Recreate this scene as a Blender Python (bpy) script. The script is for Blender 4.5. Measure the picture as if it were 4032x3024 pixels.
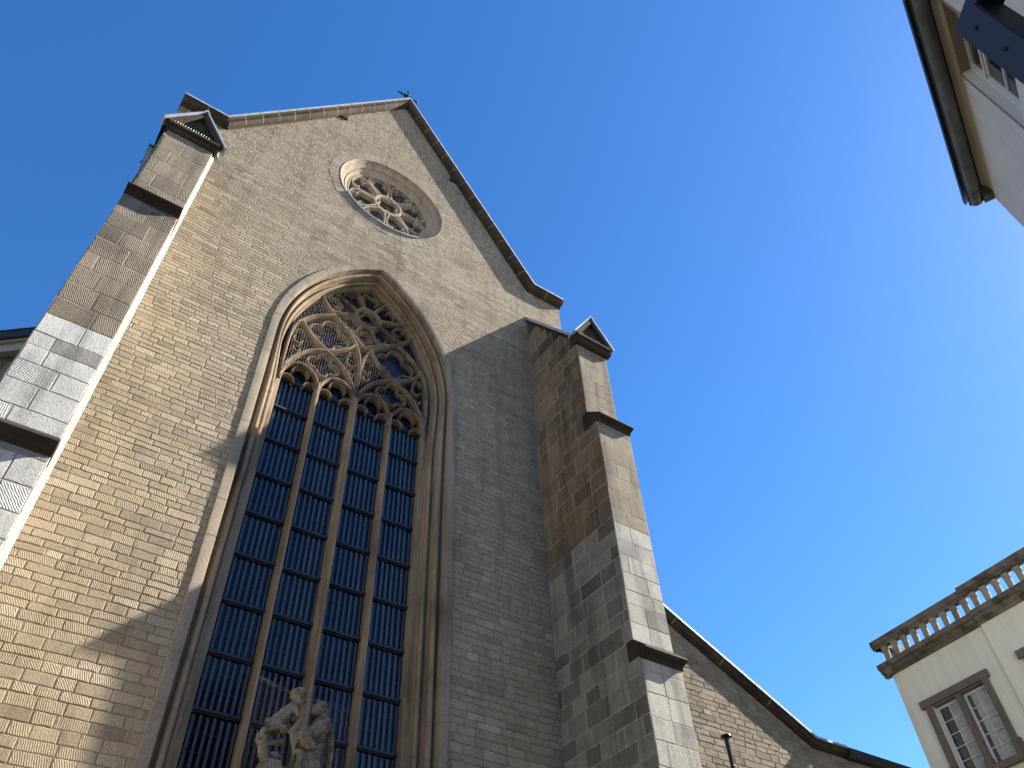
import bpy, math, random
from mathutils import Vector, Matrix
R = math.radians
rnd = random.Random(7)
sc = bpy.context.scene
for o in list(bpy.data.objects): bpy.data.objects.remove(o)

# ------------------------------------------------------------ camera
cam = bpy.data.cameras.new('camera'); cam_o = bpy.data.objects.new('camera', cam)
sc.collection.objects.link(cam_o); sc.camera = cam_o
cam.sensor_width = 36; cam.lens = 3132.8/4032*36; cam.clip_start = 0.05; cam.clip_end = 2000
RT = (0.82655611, -0.56168545, -0.0362553); DN = (0.39621652, 0.62638888, -0.67130428); FW = (0.39977176, 0.54050571, 0.74029461)
cam_o.matrix_world = Matrix(((RT[0], -DN[0], -FW[0], 0), (RT[1], -DN[1], -FW[1], 0), (RT[2], -DN[2], -FW[2], 1.6), (0, 0, 0, 1)))

# ------------------------------------------------------------ sky, sun, exposure
SUN = Vector((3.46, -1.0, 2.95)).normalized()           # towards the sun
el = math.asin(SUN.z); az = math.atan2(SUN.x, SUN.y)
w = bpy.data.worlds.new("World"); sc.world = w; w.use_nodes = True
nt = w.node_tree; nt.nodes.clear()
sky = nt.nodes.new('ShaderNodeTexSky'); sky.sky_type = 'NISHITA'; sky.sun_disc = False
sky.sun_elevation = el; sky.sun_rotation = az; sky.altitude = 60; sky.air_density = 1.0; sky.dust_density = 0.16; sky.ozone_density = 4.0
bg = nt.nodes.new('ShaderNodeBackground'); bg.inputs[1].default_value = 0.075
ow = nt.nodes.new('ShaderNodeOutputWorld')
hs = nt.nodes.new('ShaderNodeHueSaturation'); hs.inputs['Saturation'].default_value = 1.25; hs.inputs['Hue'].default_value = 0.504
nt.links.new(sky.outputs[0], hs.inputs['Color']); nt.links.new(hs.outputs[0], bg.inputs[0]); nt.links.new(bg.outputs[0], ow.inputs[0])
sl = bpy.data.lights.new('sun', 'SUN'); sl.energy = 5.0; sl.angle = R(0.53); sl.color = (1.0, 0.92, 0.78)
so = bpy.data.objects.new('sun', sl); sc.collection.objects.link(so)
so.rotation_euler = (-SUN).to_track_quat('-Z', 'Y').to_euler(); so.location = (60, -20, 60)
sc.view_settings.view_transform = 'Standard'; sc.view_settings.look = 'None'; sc.view_settings.gamma = 1
sc.view_settings.exposure = 1.74
sc.render.engine = 'CYCLES'
sc.cycles.max_bounces = 8; sc.cycles.diffuse_bounces = 4

# ------------------------------------------------------------ node materials
GA = 0.845                                              # overall albedo of the stones and paints
def newmat(name):
    m = bpy.data.materials.new(name); m.use_nodes = True
    nt = m.node_tree; b = nt.nodes['Principled BSDF']
    return m, nt, b
def N(nt, t, **kw):
    n = nt.nodes.new(t)
    for k, v in kw.items():
        if isinstance(k, str) and hasattr(n, k): setattr(n, k, v)
    return n
def mathn(nt, op, a, b=None, clamp=False):
    n = nt.nodes.new('ShaderNodeMath'); n.operation = op; n.use_clamp = clamp
    for i, v in enumerate((a, b)):
        if v is None: continue
        if isinstance(v, (int, float)): n.inputs[i].default_value = v
        else: nt.links.new(v, n.inputs[i])
    return n.outputs[0]
def noise(nt, vec, scale, detail=4, rough=0.6):
    n = nt.nodes.new('ShaderNodeTexNoise'); n.inputs['Scale'].default_value = scale
    n.inputs['Detail'].default_value = detail; n.inputs['Roughness'].default_value = rough
    if vec is not None: nt.links.new(vec, n.inputs['Vector'])
    return n.outputs['Fac']
def ramp(nt, fac, pts):
    r = nt.nodes.new('ShaderNodeValToRGB'); e = r.color_ramp.elements
    while len(e) > 1: e.remove(e[-1])
    e[0].position = pts[0][0]; e[0].color = (*pts[0][1], 1)
    for p, c in pts[1:]:
        x = e.new(p); x.color = (*c, 1)
    nt.links.new(fac, r.inputs[0]); return r.outputs[0]
def mix(nt, a, b, fac, mode='MIX'):
    n = nt.nodes.new('ShaderNodeMix'); n.data_type = 'RGBA'; n.blend_type = mode
    for idx, v in ((0, fac), (6, a), (7, b)):
        if isinstance(v, (int, float)): n.inputs[idx].default_value = v
        elif isinstance(v, tuple): n.inputs[idx].default_value = (*v, 1)
        else: nt.links.new(v, n.inputs[idx])
    return n.outputs[2]
def mapping(nt, scale=(1, 1, 1)):
    g = nt.nodes.new('ShaderNodeNewGeometry'); m = nt.nodes.new('ShaderNodeMapping')
    m.inputs['Scale'].default_value = scale; nt.links.new(g.outputs['Position'], m.inputs[0]); return m.outputs[0]

def stone(name, base=None, rough=0.92, big=0.35, fine=0.3, bump=0.35, grain=0.006, tool=0.0, dirt=0.0, dirtcol=(0.05, 0.042, 0.035), streak=0.3, big_s=0.7, dirt_s=2.3):
    """Weathered stone. base None = take the colour of each block from the Col attribute."""
    m, nt, b = newmat(name); pos = mapping(nt)
    if base is None:
        a = nt.nodes.new('ShaderNodeAttribute'); a.attribute_name = 'Col'; c = a.outputs['Color']
    else:
        c = base
    n1 = noise(nt, pos, big_s, 5, 0.65)
    c = mix(nt, c, ramp(nt, n1, [(0.3, (1-big,)*3), (0.5, (1, 1, 1)), (0.72, (1+big*0.5, 1+big*0.45, 1+big*0.4))]), 1.0, 'MULTIPLY')
    vs = mapping(nt, (3.0, 3.0, 0.35)); n3 = noise(nt, vs, 1.3, 4, 0.6)
    c = mix(nt, c, ramp(nt, n3, [(0.34, (1-streak,)*3), (0.52, (1, 1, 1))]), 1.0, 'MULTIPLY')
    n2 = noise(nt, pos, 28, 6, 0.75)
    c = mix(nt, c, ramp(nt, n2, [(0.32, (1-fine,)*3), (0.5, (1, 1, 1)), (0.7, (1+fine*0.5,)*3)]), 1.0, 'MULTIPLY')
    if dirt:
        nd = noise(nt, pos, dirt_s, 6, 0.7)
        f = ramp(nt, nd, [(0.62-dirt*0.35, (0, 0, 0)), (0.72-dirt*0.3, (1, 1, 1))])
        c = mix(nt, c, dirtcol, mathn(nt, 'MULTIPLY', f, 0.85))
    c = mix(nt, c, (GA, GA, GA), 1.0, 'MULTIPLY')
    nt.links.new(c, b.inputs['Base Color'])
    b.inputs['Roughness'].default_value = rough
    b.inputs['Specular IOR Level'].default_value = 0.15
    h = noise(nt, pos, 38, 8, 0.7)
    vor = nt.nodes.new('ShaderNodeTexVoronoi'); vor.inputs['Scale'].default_value = 22; nt.links.new(pos, vor.inputs['Vector'])
    pit = ramp(nt, vor.outputs['Distance'], [(0.06, (0, 0, 0)), (0.2, (1, 1, 1))])
    h = mathn(nt, 'ADD', h, mathn(nt, 'MULTIPLY', pit, 0.25))
    if tool:
        uv = nt.nodes.new('ShaderNodeUVMap'); uv.uv_map = 'UVMap'
        wv = nt.nodes.new('ShaderNodeTexWave'); wv.wave_type = 'BANDS'; wv.bands_direction = 'X'
        wv.inputs['Scale'].default_value = 11.0; wv.inputs['Distortion'].default_value = 3.2
        wv.inputs['Detail'].default_value = 2; wv.inputs['Detail Scale'].default_value = 1.4
        nt.links.new(uv.outputs[0], wv.inputs['Vector'])
        t = nt.nodes.new('ShaderNodeAttribute'); t.attribute_name = 'Tool'
        tf = mathn(nt, 'MULTIPLY', wv.outputs['Fac'], t.outputs['Fac'])
        h = mathn(nt, 'ADD', h, mathn(nt, 'MULTIPLY', tf, tool))
    bp = nt.nodes.new('ShaderNodeBump'); bp.inputs['Strength'].default_value = bump; bp.inputs['Distance'].default_value = grain
    nt.links.new(h, bp.inputs['Height']); nt.links.new(bp.outputs[0], b.inputs['Normal'])
    return m
def plain(name, col, rough=0.6, metal=0.0, var=0.15, scale=6, bump=0.0, spec=0.5, bscale=40, streak=0.0):
    m, nt, b = newmat(name); pos = mapping(nt); col = tuple(x*GA for x in col)
    n = noise(nt, pos, scale, 5, 0.65)
    c = ramp(nt, n, [(0.3, tuple(x*(1-var) for x in col)), (0.7, tuple(min(1, x*(1+var)) for x in col))])
    if streak:
        sn = noise(nt, mapping(nt, (4, 4, 0.25)), 1.0, 5, 0.65); c = mix(nt, c, ramp(nt, sn, [(0.36, (1-streak, 1-streak, 1-streak*1.15)), (0.55, (1, 1, 1))]), 1.0, 'MULTIPLY')
    nt.links.new(c, b.inputs['Base Color'])
    b.inputs['Roughness'].default_value = rough; b.inputs['Metallic'].default_value = metal
    b.inputs['Specular IOR Level'].default_value = spec
    if bump:
        bp = nt.nodes.new('ShaderNodeBump'); bp.inputs['Strength'].default_value = bump; bp.inputs['Distance'].default_value = 0.01
        nt.links.new(noise(nt, pos, bscale, 4), bp.inputs['Height']); nt.links.new(bp.outputs[0], b.inputs['Normal'])
    return m
def glass(name, col, rough=0.08, wav=0.15, lead=0, ior=1.52):
    m, nt, b = newmat(name); pos = mapping(nt)
    c = ramp(nt, noise(nt, pos, 5, 4), [(0.35, tuple(x*0.5 for x in col)), (0.7, tuple(x*1.6 for x in col))])
    hgt = noise(nt, pos, 9, 2)
    if lead:
        v = nt.nodes.new('ShaderNodeTexVoronoi'); v.feature = 'DISTANCE_TO_EDGE'; v.inputs['Scale'].default_value = lead
        mp = mapping(nt, (1, 0.01, 1)); nt.links.new(mp, v.inputs['Vector'])
        e = ramp(nt, v.outputs['Distance'], [(0.03, (1, 1, 1)), (0.055, (0, 0, 0))])
        c = mix(nt, c, (0.02, 0.024, 0.03), e)
        v2 = nt.nodes.new('ShaderNodeTexVoronoi'); v2.inputs['Scale'].default_value = lead; nt.links.new(mp, v2.inputs['Vector'])
        cellc = ramp(nt, v2.outputs['Color'], [(0.0, (0.55, 0.6, 0.7)), (1.0, (1.5, 1.45, 1.4))]); c = mix(nt, c, cellc, 1.0, 'MULTIPLY')
        nt.links.new(mathn(nt, 'ADD', mathn(nt, 'MULTIPLY', e, 0.3), rough), b.inputs['Roughness'])
    else:
        b.inputs['Roughness'].default_value = rough
    nt.links.new(c, b.inputs['Base Color'])
    b.inputs['IOR'].default_value = ior
    bp = nt.nodes.new('ShaderNodeBump'); bp.inputs['Strength'].default_value = wav; bp.inputs['Distance'].default_value = 0.02
    nt.links.new(hgt, bp.inputs['Height']); nt.links.new(bp.outputs[0], b.inputs['Normal'])
    return m

M = {}
M['tuff'] = stone('tuff_stone', None, big=0.13, fine=0.30, bump=0.9, grain=0.007, tool=0.95, streak=0.18)
M['mortar_pale'] = stone('gable_mortar', (0.43, 0.38, 0.30), big=0.15, fine=0.25, bump=0.6, streak=0.2)
M['mortar'] = stone('wall_mortar', (0.225, 0.19, 0.145), big=0.2, fine=0.35, bump=0.9, grain=0.008, streak=0.2)
M['ashlar'] = stone('ashlar_stone', None, big=0.3, fine=0.28, bump=0.9, grain=0.009, tool=0.9, streak=0.35, dirt=0.0, big_s=1.1)
M['pointing'] = stone('pale_pointing', (0.36, 0.31, 0.245), big=0.2, fine=0.3, bump=0.6)
M['mould'] = stone('moulded_stone', (0.31, 0.238, 0.160), big=0.35, fine=0.25, bump=0.5, grain=0.005, streak=0.4)
M['band'] = stone('hood_stone', (0.30, 0.255, 0.20), big=0.3, fine=0.3, bump=0.6)
M['tracery'] = stone('tracery_stone', (0.27, 0.20, 0.13), big=0.45, fine=0.35, bump=0.6, grain=0.005, streak=0.35, dirt=0.35, dirtcol=(0.08, 0.065, 0.05))
M['rosestone'] = stone('rose_stone', (0.37, 0.31, 0.235), big=0.3, fine=0.25, bump=0.5, grain=0.005)
M['drip'] = stone('sooty_stone', (0.045, 0.036, 0.029), big=0.4, fine=0.3, bump=0.6)
M['coping'] = stone('coping_stone', (0.068, 0.054, 0.040), big=0.45, fine=0.3, bump=0.6, dirt=0.35, dirtcol=(0.04, 0.033, 0.028))
M['lead'] = plain('lead_capping', (0.33, 0.37, 0.44), 0.55, 0.0, 0.25, 5, 0.15, 0.3)
M['statue'] = stone('carved_stone', (0.285, 0.25, 0.18), big=0.35, fine=0.35, bump=0.8, grain=0.006, dirt_s=9, dirt=0.36, dirtcol=(0.06, 0.055, 0.045), streak=0.4)
M['iron'] = plain('dark_iron', (0.012, 0.014, 0.02), 0.5, 0.6)
M['bar'] = plain('painted_bar', (0.018, 0.022, 0.032), 0.55, 0.0, 0.2)
M['strip'] = plain('grille_strip', (0.044, 0.054, 0.074), 0.36, 0.0, 0.25, 3)
M['strip_lt'] = plain('grille_channel', (0.080, 0.096, 0.125), 0.36, 0.0, 0.25, 3)
M['pane'] = glass('window_pane', (0.0008, 0.002, 0.006), 0.05, 0.03, ior=1.34)
M['leadglass'] = glass('leaded_glass', (0.0025, 0.006, 0.017), 0.14, 0.10, 13, ior=1.36)
M['wire'] = plain('steel_wire', (0.55, 0.50, 0.42), 0.35, 0.5)
M['net'] = plain('net_cord', (0.14, 0.125, 0.10), 0.8)
M['spike'] = plain('spike_wire', (0.45, 0.43, 0.40), 0.4, 0.5)
M['slate'] = plain('roof_slate', (0.035, 0.038, 0.05), 0.6, 0, 0.3, 3, 0.4)
M['zinc'] = plain('weathered_zinc', (0.13, 0.14, 0.13), 0.5, 0.35, 0.3, 4, 0.2)
M['zincdark'] = plain('dark_zinc_edge', (0.03, 0.03, 0.035), 0.55, 0.3)
M['render_warm'] = plain('cream_render', (0.84, 0.79, 0.62), 0.9, 0, 0.05, 1.2, 0.15, 0.1, 60, 0.10)
M['render_grey'] = plain('pale_grey_render', (0.63, 0.62, 0.60), 0.9, 0, 0.06, 1.5, 0.15, 0.1, 60, 0.10)
M['cove'] = plain('stained_cove', (0.60, 0.53, 0.38), 0.9, 0, 0.15, 3, 0.1, 0.1)
M['trim'] = stone('brown_trim', (0.19, 0.155, 0.115), big=0.2, fine=0.2, bump=0.3, streak=0.2)
M['baluster'] = stone('baluster_stone', (0.34, 0.30, 0.235), big=0.3, fine=0.3, bump=0.4)
M['balstone'] = stone('balustrade_stone', (0.20, 0.17, 0.13), big=0.4, fine=0.3, bump=0.5, dirt=0.3, dirtcol=(0.06, 0.055, 0.04))
M['brownpaint'] = plain('brown_paint', (0.20, 0.155, 0.115), 0.8, 0, 0.12, 3)
M['stripe'] = plain('brown_stripe', (0.26, 0.19, 0.16), 0.8)
M['white'] = plain('white_paint', (0.62, 0.63, 0.62), 0.5, 0, 0.06)
M['curtain'] = plain('net_curtain', (0.42, 0.43, 0.37), 0.9, 0, 0.3, 7)
M['houseglass'] = glass('house_glass', (0.02, 0.028, 0.03), 0.03, 0.04)
M['navy'] = plain('navy_steel', (0.028, 0.034, 0.052), 0.55, 0.2, 0.12, 9)
M['blacksteel'] = plain('black_steel', (0.006, 0.006, 0.008), 0.6, 0.1)
M['darkpipe'] = plain('dark_pipe', (0.035, 0.033, 0.04), 0.35, 0.7, 0.2)
M['cable'] = plain('dark_red_cable', (0.06, 0.02, 0.015), 0.6)
M['paving'] = stone('stone_paving', (0.38, 0.325, 0.24), big=0.25, fine=0.2, bump=0.4, streak=0.0)
M['plaster'] = plain('pale_plaster', (0.5, 0.47, 0.4), 0.9, 0, 0.08, 2)

# ------------------------------------------------------------ mesh builder
class MB:
    def __init__(s): s.v = []; s.f = []; s.m = []; s.c = []; s.uv = []; s.t = []
    def face(s, pts, mi=0, col=(0.3, 0.3, 0.3), uv=None, tool=0.0):
        i = len(s.v); s.v.extend([tuple(p) for p in pts]); n = len(pts)
        s.f.append(tuple(range(i, i+n))); s.m.append(mi); s.c.append(col); s.t.append(tool)
        s.uv.append(uv if uv else [(0, 0)]*n)
    def idx(s, verts, faces, mi=0, col=(0.3, 0.3, 0.3)):
        i = len(s.v); s.v.extend([tuple(p) for p in verts])
        for f in faces:
            s.f.append(tuple(i+k for k in f)); s.m.append(mi); s.c.append(col); s.t.append(0.0); s.uv.append([(0, 0)]*len(f))
    def box(s, x0, x1, y0, y1, z0, z1, mi=0, col=(0.3, 0.3, 0.3)):
        v = [(x, y, z) for x in (x0, x1) for y in (y0, y1) for z in (z0, z1)]
        s.idx(v, [(0, 1, 3, 2), (4, 6, 7, 5), (0, 4, 5, 1), (2, 3, 7, 6), (0, 2, 6, 4), (1, 5, 7, 3)], mi, col)
    def fbox(s, F, a0, a1, b0, b1, c0, c1, mi=0):
        """box in a local frame F(a,b,c)->world"""
        v = [F(a, b, c) for a in (a0, a1) for b in (b0, b1) for c in (c0, c1)]
        s.idx(v, [(0, 1, 3, 2), (4, 6, 7, 5), (0, 4, 5, 1), (2, 3, 7, 6), (0, 2, 6, 4), (1, 5, 7, 3)], mi)
    def prism(s, poly, F, t0, t1, mi=0):
        """poly of (a,b) extruded along t: F(t,a,b)->world"""
        n = len(poly); v = [F(t0, a, b) for a, b in poly]+[F(t1, a, b) for a, b in poly]
        s.idx(v, [tuple(range(n)), tuple(range(2*n-1, n-1, -1))]+[(i, i+n, (i+1) % n+n, (i+1) % n) for i in range(n)], mi)
    def tube(s, pts, r, n=6, mi=0, cap=True):
        P = [Vector(p) for p in pts]; rings = []
        rr = r if isinstance(r, (list, tuple)) else [r]*len(P)
        for i, p in enumerate(P):
            t = (P[min(i+1, len(P)-1)]-P[max(i-1, 0)]).normalized()
            a = t.cross(Vector((0, 0, 1))) if abs(t.z) < 0.9 else t.cross(Vector((1, 0, 0)))
            a.normalize(); b = t.cross(a)
            rings.append([p+(a*math.cos(2*math.pi*k/n)+b*math.sin(2*math.pi*k/n))*rr[i] for k in range(n)])
        v = [q for ring in rings for q in ring]; f = []
        for i in range(len(P)-1):
            for k in range(n):
                f.append((i*n+k, i*n+(k+1) % n, (i+1)*n+(k+1) % n, (i+1)*n+k))
        if cap: f.append(tuple(range(n-1, -1, -1))); f.append(tuple((len(P)-1)*n+k for k in range(n)))
        s.idx(v, f, mi)
    def ell(s, c, r, rot=None, nu=14, nv=9, mi=0):
        v = []; f = []
        for i in range(nv+1):
            th = math.pi*i/nv
            for j in range(nu):
                ph = 2*math.pi*j/nu
                q = Vector((r[0]*math.sin(th)*math.cos(ph), r[1]*math.sin(th)*math.sin(ph), r[2]*math.cos(th)))
                if rot: q = rot @ q
                v.append(q+Vector(c))
        for i in range(nv):
            for j in range(nu):
                f.append((i*nu+j, (i+1)*nu+j, (i+1)*nu+(j+1) % nu, i*nu+(j+1) % nu))
        s.idx(v, f, mi)
    def cap(s, a, b, ra, rb=None, n=12):
        """capsule with hemispherical ends between two joints"""
        rb = ra if rb is None else rb; a = Vector(a); b = Vector(b); d = (b-a).normalized()
        pts = []; rad = []
        for k in range(4):
            t = math.pi/2*(1-k/4); pts.append(a-d*ra*math.sin(t)); rad.append(max(ra*math.cos(t), 0.002))
        for k in range(5):
            u = k/4; pts.append(a.lerp(b, u)); rad.append(ra+(rb-ra)*u)
        for k in range(1, 5):
            t = math.pi/2*(k/4); pts.append(b+d*rb*math.sin(t)); rad.append(max(rb*math.cos(t), 0.002))
        s.tube(pts, rad, n)
    def build(s, name, mats, parent=None, smooth=False, attrs=False):
        me = bpy.data.meshes.new(name); me.from_pydata(s.v, [], s.f)
        for m in (mats if isinstance(mats, (list, tuple)) else [mats]): me.materials.append(m)
        me.polygons.foreach_set('material_index', s.m)
        if attrs:
            ca = me.color_attributes.new('Col', 'FLOAT_COLOR', 'CORNER'); ta = me.attributes.new('Tool', 'FLOAT', 'FACE')
            u = me.uv_layers.new(name='UVMap'); cd = []; ud = []
            for f, c, q in zip(s.f, s.c, s.uv):
                for k in range(len(f)): cd.extend((*c, 1)); ud.extend(q[k])
            ca.data.foreach_set('color', cd); u.data.foreach_set('uv', ud); ta.data.foreach_set('value', s.t)
        if smooth: me.polygons.foreach_set('use_smooth', [True]*len(me.polygons))
        me.validate(); me.update()
        o = bpy.data.objects.new(name, me); sc.collection.objects.link(o)
        if parent: o.parent = parent
        return o
def thing(name, label, cat, group=None):
    o = bpy.data.objects.new(name, None); sc.collection.objects.link(o); o['label'] = label; o['category'] = cat
    if group: o['group'] = group
    return o
def auto_smooth(o, ang=35):
    o.data.polygons.foreach_set('use_smooth', [True]*len(o.data.polygons))
    o.data.set_sharp_from_angle(angle=R(ang))
def weld(o, d=0.0005):
    import bmesh
    bm = bmesh.new(); bm.from_mesh(o.data); bmesh.ops.remove_doubles(bm, verts=bm.verts, dist=d); bmesh.ops.recalc_face_normals(bm, faces=bm.faces)
    bm.to_mesh(o.data); bm.free()

def clip(poly, hp):
    """poly [(u,v)], hp (a,b,c): keep a*u+b*v<=c"""
    a, b, c = hp; out = []
    for i in range(len(poly)):
        p, q = poly[i], poly[(i+1) % len(poly)]
        dp = a*p[0]+b*p[1]-c; dq = a*q[0]+b*q[1]-c
        if dp <= 0: out.append(p)
        if (dp < 0 < dq) or (dq < 0 < dp):
            t = dp/(dp-dq); out.append((p[0]+(q[0]-p[0])*t, p[1]+(q[1]-p[1])*t))
    return out
def masonry(mb, F, z0, z1, rowh, spans, wid, colf, halfs=(), joint=0.014, proud=0.008, jit=0.004, chamfer=0.007, toolf=None, seed=1, wob=0.004, backmi=1, breaks=()):
    """courses of stones on plane F(u,v,d) (d outwards); spans(zmid)-> list of (u0,u1)"""
    r = random.Random(seed); z = z0; row = 0
    while z < z1:
        h = rowh(z, r); zt = min(z+h, z1)
        for bz in breaks:
            if z < bz-1e-6 and zt > bz-0.07: zt = bz; break
        zm = (z+zt)/2; pr = proud(zm) if callable(proud) else proud
        hps = halfs(zm) if callable(halfs) else halfs
        for (a, b) in spans(zm):
            back = [(a, z), (b, z), (b, zt), (a, zt)]
            for hp in hps: back = clip(back, hp) if len(back) > 2 else []
            if len(back) > 2: mb.face([F(u, v, 0) for u, v in back], backmi(zm, r) if callable(backmi) else backmi)
            u = a-r.random()*wid(zm, r)*0.5
            while u < b-0.01:
                wd = wid(zm, r); u1 = u+wd
                if b-u1 < wid(zm, r)*0.3: u1 = b
                e = joint/2
                pa, pb = max(u, a)+e, min(u1, b)-e
                u = u1
                if pb-pa < 0.03: continue
                j = lambda: (r.random()-0.5)*wob*2
                q1, q2 = pa+(pb-pa)*(0.25+0.15*r.random()), pa+(pb-pa)*(0.6+0.15*r.random())
                poly = [(pa+j(), z+e+j()), (q1, z+e+j()*1.3), (q2, z+e+j()*1.3), (pb+j(), z+e+j()), (pb+j(), zt-e+j()), (q2, zt-e+j()*1.3), (q1, zt-e+j()*1.3), (pa+j(), zt-e+j())]
                for hp in hps: poly = clip(poly, hp) if len(poly) > 2 else []
                if len(poly) < 3: continue
                area = abs(sum(poly[i][0]*poly[(i+1) % len(poly)][1]-poly[(i+1) % len(poly)][0]*poly[i][1] for i in range(len(poly))))/2
                if area < 0.0008: continue
                cu = sum(p[0] for p in poly)/len(poly); cv = sum(p[1] for p in poly)/len(poly)
                dd = pr+(r.random()-0.5)*jit*2*min(1, pr/0.006)
                inn = []
                for p in poly:
                    L = math.hypot(p[0]-cu, p[1]-cv); k = max(0.2, 1-chamfer*1.5/max(L, 0.01)); inn.append((cu+(p[0]-cu)*k, cv+(p[1]-cv)*k))
                dv = [dd+(r.random()-0.5)*jit*0.3 for _ in inn]
                col = colf(cu, cv, r); tl = toolf(cu, cv, r) if toolf else 0.0
                an = (r.random()-0.5)*0.9+(0.25 if r.random() < .75 else -0.35); ca, sa = math.cos(an), math.sin(an); ox, oy = r.random()*9, r.random()*9
                mb.face([F(p[0], p[1], d) for p, d in zip(inn, dv)], 0, col, [(ca*p[0]+sa*p[1]+ox, -sa*p[0]+ca*p[1]+oy) for p in inn], tl)
                n = len(poly)
                for i in range(n):
                    k = (i+1) % n
                    mb.face([F(poly[i][0], poly[i][1], 0), F(poly[k][0], poly[k][1], 0), F(inn[k][0], inn[k][1], dv[k]), F(inn[i][0], inn[i][1], dv[i])], 0, col)
        z = zt; row += 1

# ============================================================ CHURCH
CX = 4.6; YF = 12.0
church = thing('church', 'tall gabled stone church with tracery window, rose window and two stepped buttresses', 'church')
HW = 6.38                                                       # half width of the nave front
ZK = 23.03; XK = 5.09; SL = 1.57; ZA = ZK+SL*XK                 # kneeler level, rake foot, slope
ZS = 16.1; HO = 2.47                                            # springing and outer half width of the window
def arch_half(z, h):
    if z <= ZS: return h
    r = HO+h; q = r*r-(z-ZS)**2
    return math.sqrt(q)-HO if q > HO*HO else 0
RZ = 24.2
def facade_spans(z):
    L, Rr = CX-HW, CX+HW; holes = []
    a = arch_half(z, 2.40)
    if z > 3.6 and a > 0.02: holes.append((CX-a, CX+a))
    if abs(z-RZ) < 1.97:
        q = math.sqrt(1.97**2-(z-RZ)**2); holes.append((CX-q, CX+q))
    out = []; p = L
    for h in holes: out.append((p, h[0])); p = h[1]
    out.append((p, Rr)); return out
def lerp(a, b, t): return a+(b-a)*max(0, min(1, t))
def rowh(z, r):
    b = lerp(0.165, 0.135, (z-7)/5) if z < 12 else (lerp(0.135, 0.115, (z-12)/6) if z < 18 else lerp(0.115, 0.095, (z-18)/5))
    return b*(0.8+0.4*r.random())
def tuffcol(u, v, r):
    t = r.random(); up = max(0, min(1, (v-15)/9))
    base = (0.375, 0.312, 0.225)
    if t < 0.08: base = (0.305, 0.252, 0.183)
    elif t < 0.13: base = (0.335, 0.29, 0.22)
    elif t > 0.93: base = (0.43, 0.37, 0.28)
    k = (0.90+0.2*r.random())*(1-0.38*up)
    if 22 > v > 20.6 and r.random() < .35: k *= 1.12
    if 20.3 < v < 22.4 and abs(u-4.75) < 0.42 and r.random() < .75: k *= 0.74      # run-off stain under the rose window
    if v > 17.5 and u < 0.6 and r.random() < .4: k *= 0.8
    return tuple(c*k for c in base)
mb = MB()
halfs = [(SL, 1, ZK+0.03+SL*(CX+XK)), (-SL, 1, ZK+0.03-SL*(CX-XK))]
wv_ = lambda u, v: (0.006*math.sin(1.3*u+0.8*v)+0.003*math.sin(3.7*u-1.9*v))*max(0, min(1, (22.3-v)))
masonry(mb, lambda u, v, d: (u, YF-d, v+wv_(u, v)), 0.0, ZA, rowh, facade_spans, lambda z, r: (0.20+0.28*r.random())*lerp(1.15, 0.85, (z-8)/14), tuffcol,
        halfs=lambda z: halfs if z > ZK else (), breaks=(ZK,), joint=0.019, proud=lambda z: lerp(0.0060, 0.0030, (z-9)/13), jit=0.003, chamfer=0.006, toolf=lambda u, v, r: 1.0 if r.random() < .82 else 0.15, seed=3, wob=0.006,
        backmi=lambda z, r: 2 if z > 19.5+r.random()*3 else 1)
for x in (CX-HW, CX+HW):                                        # flank walls of the nave
    s = 1 if x > CX else -1
    mb.face([(x, YF, 0), (x, 48, 0), (x, 48, 22.9), (x, YF, 22.9)], 1)
# inner core of the wall so that it has thickness behind the faces
mb.face([(CX-HW, 48, 0), (CX+HW, 48, 0), (CX+HW, 48, 22.9), (CX, 48, ZA), (CX-HW, 48, 22.9)], 1)
wall = mb.build('facade_wall', [M['tuff'], M['mortar'], M['mortar_pale']], church, attrs=True)
mb = MB()
# steep roof behind the gable
for s in (-1, 1):
    mb.face([(CX, YF+0.5, ZA-0.15), (CX, 48, ZA-0.15), (CX+s*(HW+0.25), 48, 22.95), (CX+s*(HW+0.25), YF+0.5, 22.95)])
mb.build('roof', M['slate'], church)

# --- coping along the gable: swept profile with kneelers
def offset_path(pts, d):
    out = []
    for i, p in enumerate(pts):
        if i == 0: n = perp(pts[0], pts[1]); out.append((p[0]+n[0]*d, p[1]+n[1]*d)); continue
        if i == len(pts)-1: n = perp(pts[-2], pts[-1]); out.append((p[0]+n[0]*d, p[1]+n[1]*d)); continue
        n1 = perp(pts[i-1], p); n2 = perp(p, pts[i+1]); m = (n1[0]+n2[0], n1[1]+n2[1]); L = m[0]*m[0]+m[1]*m[1]
        out.append((p[0]+m[0]*2*d/L, p[1]+m[1]*2*d/L))
    return out
def perp(a, b):
    L = math.hypot(b[0]-a[0], b[1]-a[1]); return (-(b[1]-a[1])/L, (b[0]-a[0])/L)
def sweep(mb, path, prof, yf=YF, mi=0, closed=True, caps=True):
    """prof list of (d perpendicular outward, p projection towards viewer)"""
    cols = [[(x, yf-p, z) for x, z in offset_path(path, d)] for d, p in prof]
    n = len(path); m = len(prof); v = [q for c in cols for q in c]; f = []
    for j in range(m if closed else m-1):
        k = (j+1) % m
        for i in range(n-1): f.append((j*n+i, j*n+i+1, k*n+i+1, k*n+i))
    if caps and closed: f.append(tuple(j*n for j in range(m))); f.append(tuple(j*n+n-1 for j in range(m-1, -1, -1)))
    mb.idx(v, f, mi)
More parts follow.
